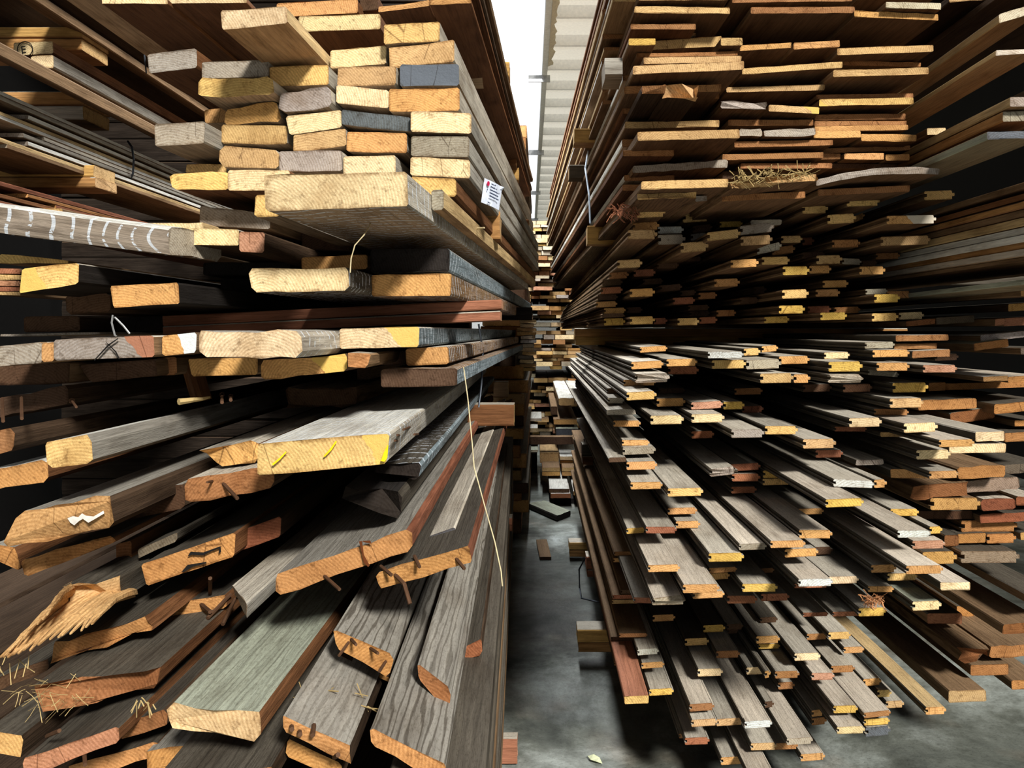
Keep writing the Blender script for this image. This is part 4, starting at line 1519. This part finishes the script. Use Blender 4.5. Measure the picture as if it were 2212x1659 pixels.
nail('nail', *c2(300, 800, 1172, 1302, 1284, 1402), out=.05, r=.0028)
for v in ((215, 1253, 283, 1310), (430, 1188, 463, 1258), (680, 1182, 750, 1270)):
    nail('hook', *c2(750, 800, *v), out=.02, r=.003)
nail('hook', *c2(750, 800, 290, 1292, 402, 1495), out=.04, r=.0035, mid_=c2(750, 800, 365, 1368))
for v in ((1280, 605, 1345, 660), (1475, 547, 1328, 700), (1502, 580, 1425, 740), (1345, 540, 1345, 445)):
    nail('rust', *c2(0, 1099, *v), out=.05, r=.0038)
for v in ((1350, 825, 1390, 870), (1360, 830, 1280, 940), (1470, 885, 1530, 925), (1590, 960, 1540, 1040)):
    nail('cor', *c2(300, 1099, *v), out=.03, r=.0025)
for v in ((975, 1380, 980, 1412), (1025, 1415, 1032, 1445), (1120, 1385, 1112, 1450), (1250, 1590, 1275, 1575)):
    nail('pit', *c2(300, 1099, *v), out=.015, r=.0035)
for v in ((300, 1455, 380, 1420), (540, 1560, 545, 1640)):
    nail('low', *c2(0, 1099, *v), out=.02, r=.003)
for v in ((305, 450, 345, 450), (430, 410, 455, 408), (320, 415, 350, 415), (360, 380, 405, 360)):
    nail('main', *c2(750, 800, *v), out=-.25, r=.002)

# marks on boards: thin skins of paint or ink lying on the wood
def decal(bid, name, polys, mat, lift=.004):
    b, d = BYID[bid]
    bm = bmesh.new()
    for poly in polys:
        f = [bm.verts.new(P(x, y, d - lift)) for x, y in poly]
        g = [bm.verts.new(P(x, y, d - lift + .0015)) for x, y in poly]
        bm.faces.new(f)
        bm.faces.new(list(reversed(g)))
        for i in range(len(f)):
            j = (i + 1) % len(f)
            bm.faces.new((f[j], f[i], g[i], g[j]))
    bmesh.ops.recalc_face_normals(bm, faces=bm.faces)
    o = mesh_obj(name, bm, [mat])
    adopt(o, b)
M_PAINTW = plain('white_paint', lin(222, 216, 206), 0.7)
M_PAINTY = plain('yellow_crayon', lin(240, 210, 30), 0.6)
M_INK = plain('black_marker', lin(30, 28, 26), 0.6)
M_RESIN = plain('dark_resin_stain', lin(96, 52, 26), 0.5)
def pp(ox, oy, *v):
    w = c2(ox, oy, *v)
    return list(zip(w[0::2], w[1::2]))
decal('splat', 'paint_splash', [pp(0, 800, 430, 945, 455, 930, 500, 940, 525, 915, 550, 930, 600, 935, 662, 898, 668, 915, 610, 950, 565, 975, 530, 950, 505, 965, 475, 992, 450, 975)], M_PAINTW, .012)
decal('main', 'crayon_stroke', [pp(300, 800, 850, 600, 900, 560, 940, 518, 945, 525, 905, 570, 860, 608), pp(300, 800, 1180, 550, 1225, 500, 1258, 452, 1268, 456, 1232, 512, 1190, 554),
                                pp(300, 800, 1548, 580, 1570, 520, 1590, 478, 1597, 480, 1590, 560, 1572, 585)], M_PAINTY, .006)
decal('nail', 'resin_stain', [pp(300, 800, 1408, 1095, 1428, 1092, 1440, 1180, 1478, 1250, 1466, 1258, 1440, 1230, 1425, 1160), pp(300, 800, 1428, 1092, 1480, 1088, 1490, 1110, 1440, 1100)], M_RESIN, .006)
decal('scr', 'scrawl', [pp(0, 800, 1200, 1190, 1220, 1160, 1300, 1165, 1370, 1140, 1412, 1125, 1415, 1160, 1398, 1175, 1402, 1140, 1350, 1160, 1300, 1185, 1230, 1180),
                        pp(0, 800, 1160, 1290, 1200, 1245, 1320, 1225, 1322, 1235, 1230, 1258, 1180, 1290)], M_INK, .006)
decal('crk', 'crack', [pp(0, 800 - 400, 600, 1120, 690, 1020, 755, 978, 757, 984, 700, 1026, 608, 1122), pp(0, 400, 690, 1018, 700, 1020, 745, 1065, 768, 1112, 760, 1113, 738, 1070),
                       pp(0, 400, 672, 993, 695, 1020, 690, 1025)], M_INK, .006)
# circled letter on the cream timber end
o_, d_ = [b for b in BOARDS if b['label'].startswith('upper cream-ended')][0], 2.35
def text_mesh(name, s, size, mat):
    cu = bpy.data.curves.new(name, 'FONT')
    cu.body = s
    cu.size = size
    cu.extrude = 0.0004
    cu.align_x = 'LEFT'
    to = bpy.data.objects.new(name, cu)
    C.objects.link(to)
    dg = bpy.context.evaluated_depsgraph_get()
    me = bpy.data.meshes.new_from_object(to.evaluated_get(dg))
    bpy.data.objects.remove(to)
    me.materials.clear(); me.materials.append(mat)
    return link(bpy.data.objects.new(name, me))
t = text_mesh('letter_mark', 'E', .034, M_INK)
c = P(54, 108, d_ - .004)
t.matrix_world = Matrix.Translation(c - Vector((.012, 0, .012))) @ Matrix.Rotation(math.pi / 2, 4, 'X') @ Matrix.Rotation(.12, 4, 'Z')
adopt(t, o_)
ring = tube('letter_ring', [P(54, 106, d_ - .004) + Vector((.024 * math.cos(a * .3142), 0, .024 * math.sin(a * .3142))) for a in range(21)], .0014, M_INK)
adopt(ring, o_)

# paper label stapled to the aisle side of the light pack
q = [P(1055, 393, 1.86), P(1092, 412, 1.95), P(1078, 457, 1.93), P(1039, 437, 1.84)]
ux = (q[1] - q[0]); uy = (q[0] - q[3])
wl, hl = ux.length, uy.length
ux.normalize(); uy = (uy - ux * uy.dot(ux)).normalized(); uz = ux.cross(uy)
ML = Matrix((ux, uy, uz)).transposed().to_4x4()
ML.translation = q[3]
root = link(bpy.data.objects.new('paper_label', None))
root.matrix_world = ML
tag(root, 'white printed paper label with a red dot stapled to the light pack', 'label')
M_PAPER = plain('white_paper', lin(226, 234, 250), 0.8)
M_RED = plain('red_print', lin(200, 40, 80), 0.6)
M_BLUEINK = plain('blue_ink', lin(50, 60, 90), 0.6)
bm = bmesh.new()
g = bmesh.ops.create_grid(bm, x_segments=6, y_segments=6, size=.5)
for v in bm.verts:
    v.co = Vector(((v.co.x + .5) * wl, (v.co.y + .5) * hl, .004 * math.sin((v.co.x + .5) * 3.1) + (.006 if v.co.x > .4 and v.co.y > .4 else 0)))
bmesh.ops.solidify(bm, geom=bm.faces[:], thickness=-.0006)
mesh_obj('sheet', bm, [M_PAPER], root)
for i, s in enumerate(('Species: DF', 'Dimension: 2x7', 'Reclaimed bd ft/pcs: 73', 'Surface: planed 1 side', 'Previous: paper storage')):
    t = text_mesh('print_line', s, hl * .085, M_BLUEINK)
    t.parent = root
    t.location = (wl * .24, hl * (.84 - i * .125), .009)
t = text_mesh('print_line', 'Item: 2', hl * .085, M_BLUEINK); t.parent = root; t.location = (wl * .22, hl * .07, .007)
bm = bmesh.new()
bmesh.ops.create_cone(bm, cap_ends=True, segments=24, radius1=hl * .10, radius2=hl * .10, depth=.001)
dot = mesh_obj('red_dot', bm, [M_RED], root); dot.location = (wl * .13, hl * .83, .006)
bm = bmesh.new()
bmesh.ops.create_cone(bm, cap_ends=True, segments=12, radius1=hl * .022, radius2=hl * .022, depth=.001)
dot = mesh_obj('blue_mark', bm, [M_BLUEINK], root); dot.location = (wl * .12, hl * .58, .006); dot.scale = (1, 1.8, 1)

# cords, straps, sticks
o = tube('cord', [P(*c2(750, 800, *v), dd) for v, dd in (((745, -20), 1.5), ((772, 180), 1.42), ((800, 470), 1.32), ((812, 620), 1.28), ((880, 870), 1.24), ((945, 1100), 1.2), ((985, 1290), 1.18), ((993, 1382), 1.17))], .0011, M_WIRE)
tag(o, 'thin pale cord hanging down the aisle side of the left timbers', 'cord')
o = tube('strap', [P(1034, 700, 2.3), P(1043, 760, 2.32), P(1040, 830, 2.3), P(1034, 880, 2.28)], .003, M_STEEL)
tag(o, 'dark steel strap round the striped timbers on the aisle side', 'strap')
o = tube('cord', [P(*c2(1200, 0, *v), dd) for v, dd in (((165, 630), 3.9), ((205, 810), 3.6), ((212, 950), 3.3), ((190, 1080), 3.2), ((215, 1250), 3.0), ((222, 1430), 2.9))], .004, M_WHITE)
tag(o, 'bluish white cord hanging down the plank pack by the aisle', 'cord')
o = tube('strap', [P(276, 305, 2.86), P(285, 318, 2.84), P(289, 345, 2.83), P(287, 375, 2.84), P(278, 394, 2.86)], .004, M_STEEL)
tag(o, 'dark strap round the bundle of thin boards at left', 'strap')
o = tube('strap', [P(314, 84, 2.84), P(312, 120, 2.84), P(316, 158, 2.84)], .003, M_STEEL)
tag(o, 'short dark strap hanging under the overhanging planks', 'strap')
o = tube('wire', [P(1264, 1205, 3.3), P(1251, 1230, 3.3), P(1252, 1270, 3.3), P(1256, 1292, 3.25), P(1290, 1300, 3.2), P(1310, 1304, 3.15)], .004, M_STEEL)
tag(o, 'thin black wire drooping from the red bearer to the floor', 'wire')
o = tube('wire', [P(*c2(0, 400, *v), 1.5) for v in ((722, 830), (715, 880), (735, 960), (745, 965))] , .002, M_ZINC)
tag(o, 'bent pale wire standing among the dark timbers', 'wire')
o = tube('wire', [P(*c2(0, 400, *v), 1.5) for v in ((735, 845), (790, 900), (830, 950))], .002, M_ZINC)
tag(o, 'straight pale wire leaning beside the bent one', 'wire')
o = tube('lath', [P(993, 494, 1.95), P(1020, 495, 1.9), P(1046, 492, 1.86)], .004, M_WIRE, taper=.5)
tag(o, 'pale splinter stick poking out below the paper label', 'stick')
o = tube('cord', [P(*c2(300, 400, *v), 1.30) for v in ((1352, 560), (1358, 470), (1382, 385), (1440, 320))] + [P(796, 492, 1.40), P(803, 478, 1.45)], .0012, M_WIRE)
tag(o, 'frayed straw-coloured string hanging under the huge plank', 'cord')
o = build_board('prop_stick', P(385, 780, 1.6), P(410, 776, 1.6), P(385, 780, 1.6) + Vector((0, .06, -.004)), P(410, 776, 1.6) + Vector((0, .06, -.004)), P(418, 868, 1.58) - P(394, 778, 1.6), .095, 'r', (END['b'], SIDE['u'], SIDE['u']), seed=55)
tag(o, 'short brown stick wedged upright between timbers at left', 'stick')
o = build_board('peg', P(1584, 1566, 1.95) * 0 + P(1585, 1566, 1.95), P(1592, 1567, 1.95), P(1585, 1588, 1.9), P(1592, 1590, 1.9), Vector((0, 1, 0)), .02, 'r', (END['t'], SIDE['n'], SIDE['n']), seed=56) if False else None
o = tube('wood_chip', [P(386, 868, 1.32), P(415, 864, 1.34), P(436, 862, 1.36), P(453, 858, 1.4)], .006, M_STRAW, taper=.3)
tag(o, 'yellow wood chip lying on the weathered grey timber', 'wood chip')

# splintered timber: a torn end of long fibres
def splintered():
    rr = random.Random(42)
    bm = bmesh.new()
    d = 1.24
    def prong(a, b, w0, w1, t0):
        pa, pb = P(*a, d + .12), P(*b, d - .10)
        ax = (pb - pa)
        n = 6
        up = Vector((0, -.35, 1)).normalized()
        sd = ax.normalized().cross(up).normalized()
        rings = []
        for i in range(n + 1):
            f = i / n
            c = pa + ax * f + sd * rr.uniform(-.003, .003) + Vector((0, 0, .012 * math.sin(f * 3.1)))
            w = (w0 + (w1 - w0) * f) * (1 + rr.uniform(-.12, .12)); t = t0 * (1 - .8 * f)
            rings.append([bm.verts.new(c + sd * sx * w + up * sz * t) for sx, sz in ((-1, -.6), (1, -1), (.8, .7), (-.3, 1), (-1, .5))])
        for r0, r1 in zip(rings, rings[1:]):
            for k in range(5):
                fc = bm.faces.new((r0[k], r0[(k + 1) % 5], r1[(k + 1) % 5], r1[k]))
        bm.faces.new(list(reversed(rings[0]))); bm.faces.new(rings[-1])
    ends = [(330, 640), (250, 735), (120, 850), (0, 962), (60, 945), (110, 928), (200, 893), (330, 835), (470, 805), (600, 735)]
    n = 26
    for i in range(n):
        f = i / (n - 1) * (len(ends) - 1)
        k = min(int(f), len(ends) - 2)
        g = f - k
        e_ = (ends[k][0] + (ends[k + 1][0] - ends[k][0]) * g + rr.uniform(-12, 12), ends[k][1] + (ends[k + 1][1] - ends[k][1]) * g + rr.uniform(-8, 8))
        u = i / (n - 1)
        s_ = (500 + 340 * u, 500 - 60 * u + 110 * u * u + rr.uniform(-14, 14))
        prong(c2(0, 1099, *s_), c2(0, 1099, *e_), .011, .0014, .010)
    o = mesh_obj('splintered_timber', bm, BOARD_MATS)
    b = build_board('solid_butt', P(*c2(0, 1099, 400, 480), d + .02), P(*c2(0, 1099, 845, 395), d + .12), P(*c2(0, 1099, 430, 640), d + .02), P(*c2(0, 1099, 840, 545), d + .12), Vector((0, 1, 0)), 1.8, 'x', (END['t'], SIDE['s'], SIDE['s']), seed=43, ragged=.04)
    o['under_tint'] = list(lin(216, 176, 122)); o['end_tint'] = list(lin(216, 176, 122)); o['side_tint'] = list(lin(216, 176, 122)); o['top_tint'] = list(lin(216, 176, 122))
    o['stripes'] = 0.0; o['mark_edge'] = 9.0; o['mark_tint'] = [1.0, 1.0, 1.0]
    adopt(b, o)
    tag(o, 'torn timber with long cream splinters pointing down to the left', 'timber')
splintered()

def tuft(name, cx, cy, d, n, r, spread, mat, lab, cat, seed, droop=0.0):
    rr = random.Random(seed)
    bm = bmesh.new()
    c = P(cx, cy, d)
    for _ in range(n):
        a = c + Vector((rr.uniform(-spread, spread), rr.uniform(-spread, spread) * .5, rr.uniform(-spread, spread) * .4))
        L = rr.uniform(.4, 1.2) * spread
        v = Vector((rr.uniform(-1, 1), rr.uniform(-1, .2), rr.uniform(-.7, .7) - droop)).normalized()
        p = [a, a + v * L * .5 + Vector((0, 0, rr.uniform(-.1, .1) * L)), a + v * L]
        u = v.cross(Vector((.3, .2, .9))).normalized() * r
        w = v.cross(u).normalized() * r
        rs = [[bm.verts.new(q + o_) for o_ in (u, w, -u - w)] for q in p]
        for r0, r1 in zip(rs, rs[1:]):
            for k in range(3):
                bm.faces.new((r0[k], r0[(k + 1) % 3], r1[(k + 1) % 3], r1[k]))
    o = mesh_obj(name, bm, [mat])
    tag(o, lab, cat, None, 'stuff')
tuft('straw', *c2(0, 1099, 330, 1200), 1.15, 40, .00045, .04, M_STRAW, 'dry straw and leaf scraps caught on the split red-brown timber', 'straw', 1)
tuft('straw', *c2(0, 1099, 880, 1240), 1.12, 10, .0008, .02, M_STRAW, 'tangle of straw hanging left of the green plank', 'straw', 2, 1.2)
tuft('straw', *c2(0, 1099, 60, 1000), 1.18, 10, .0006, .03, M_STRAW, 'straw wisps hanging at the far left edge', 'straw', 3, 1.0)
tuft('wood_fibre', *c2(1200, 0, 440, 1350), 2.25, 80, .0011, .034, plain('red_fibre', lin(150, 98, 72), .9), 'reddish shredded fibre hanging at the plank pack corner', 'wood fibre', 4, .4)
tuft('wood_fibre', *c2(1652, 1099, 690, 580), 1.78, 70, .0011, .022, plain('bark_fibre', lin(196, 140, 96), .9), 'tuft of shredded fibre on a flooring board end', 'wood fibre', 5, .1)
tuft('straw', *c2(300, 1099, 1280, 1260), 1.16, 26, .0009, .05, M_STRAW, 'straw scraps lying on the orange pitted plank', 'straw', 6)

for k_, (fx, fy) in enumerate(((1610, 384), (1668, 378), (1722, 376))):
    tuft('wood_fibre', fx, fy, 2.02, 46, .0011, .030, M_STRAW, 'shredded straw-like fibre on the rotten plank end, %s of three clumps from left' % ORD[k_ + 1], 'wood fibre', 20 + k_, .05)

# leaf on the floor
bm = bmesh.new()
c = floor_pt(1284, 1641, .006)
vs2 = [(-.035, .0, .002), (-.012, .012, .008), (.018, .012, .006), (.04, 0, .0), (.016, -.012, .007), (-.012, -.012, .004)]
ft = [bm.verts.new(c + Vector((x * .6 + y * .5, y - x * .5, z))) for x, y, z in vs2]
fb_ = [bm.verts.new(c + Vector((x * .6 + y * .5, y - x * .5, z - .0015))) for x, y, z in vs2]
bm.faces.new(ft); bm.faces.new(list(reversed(fb_)))
for i in range(6):
    bm.faces.new((ft[(i + 1) % 6], ft[i], fb_[i], fb_[(i + 1) % 6]))
o = mesh_obj('leaf', bm, [M_LEAF]); tag(o, 'dry pale leaf on the concrete at the bottom of the aisle', 'leaf')
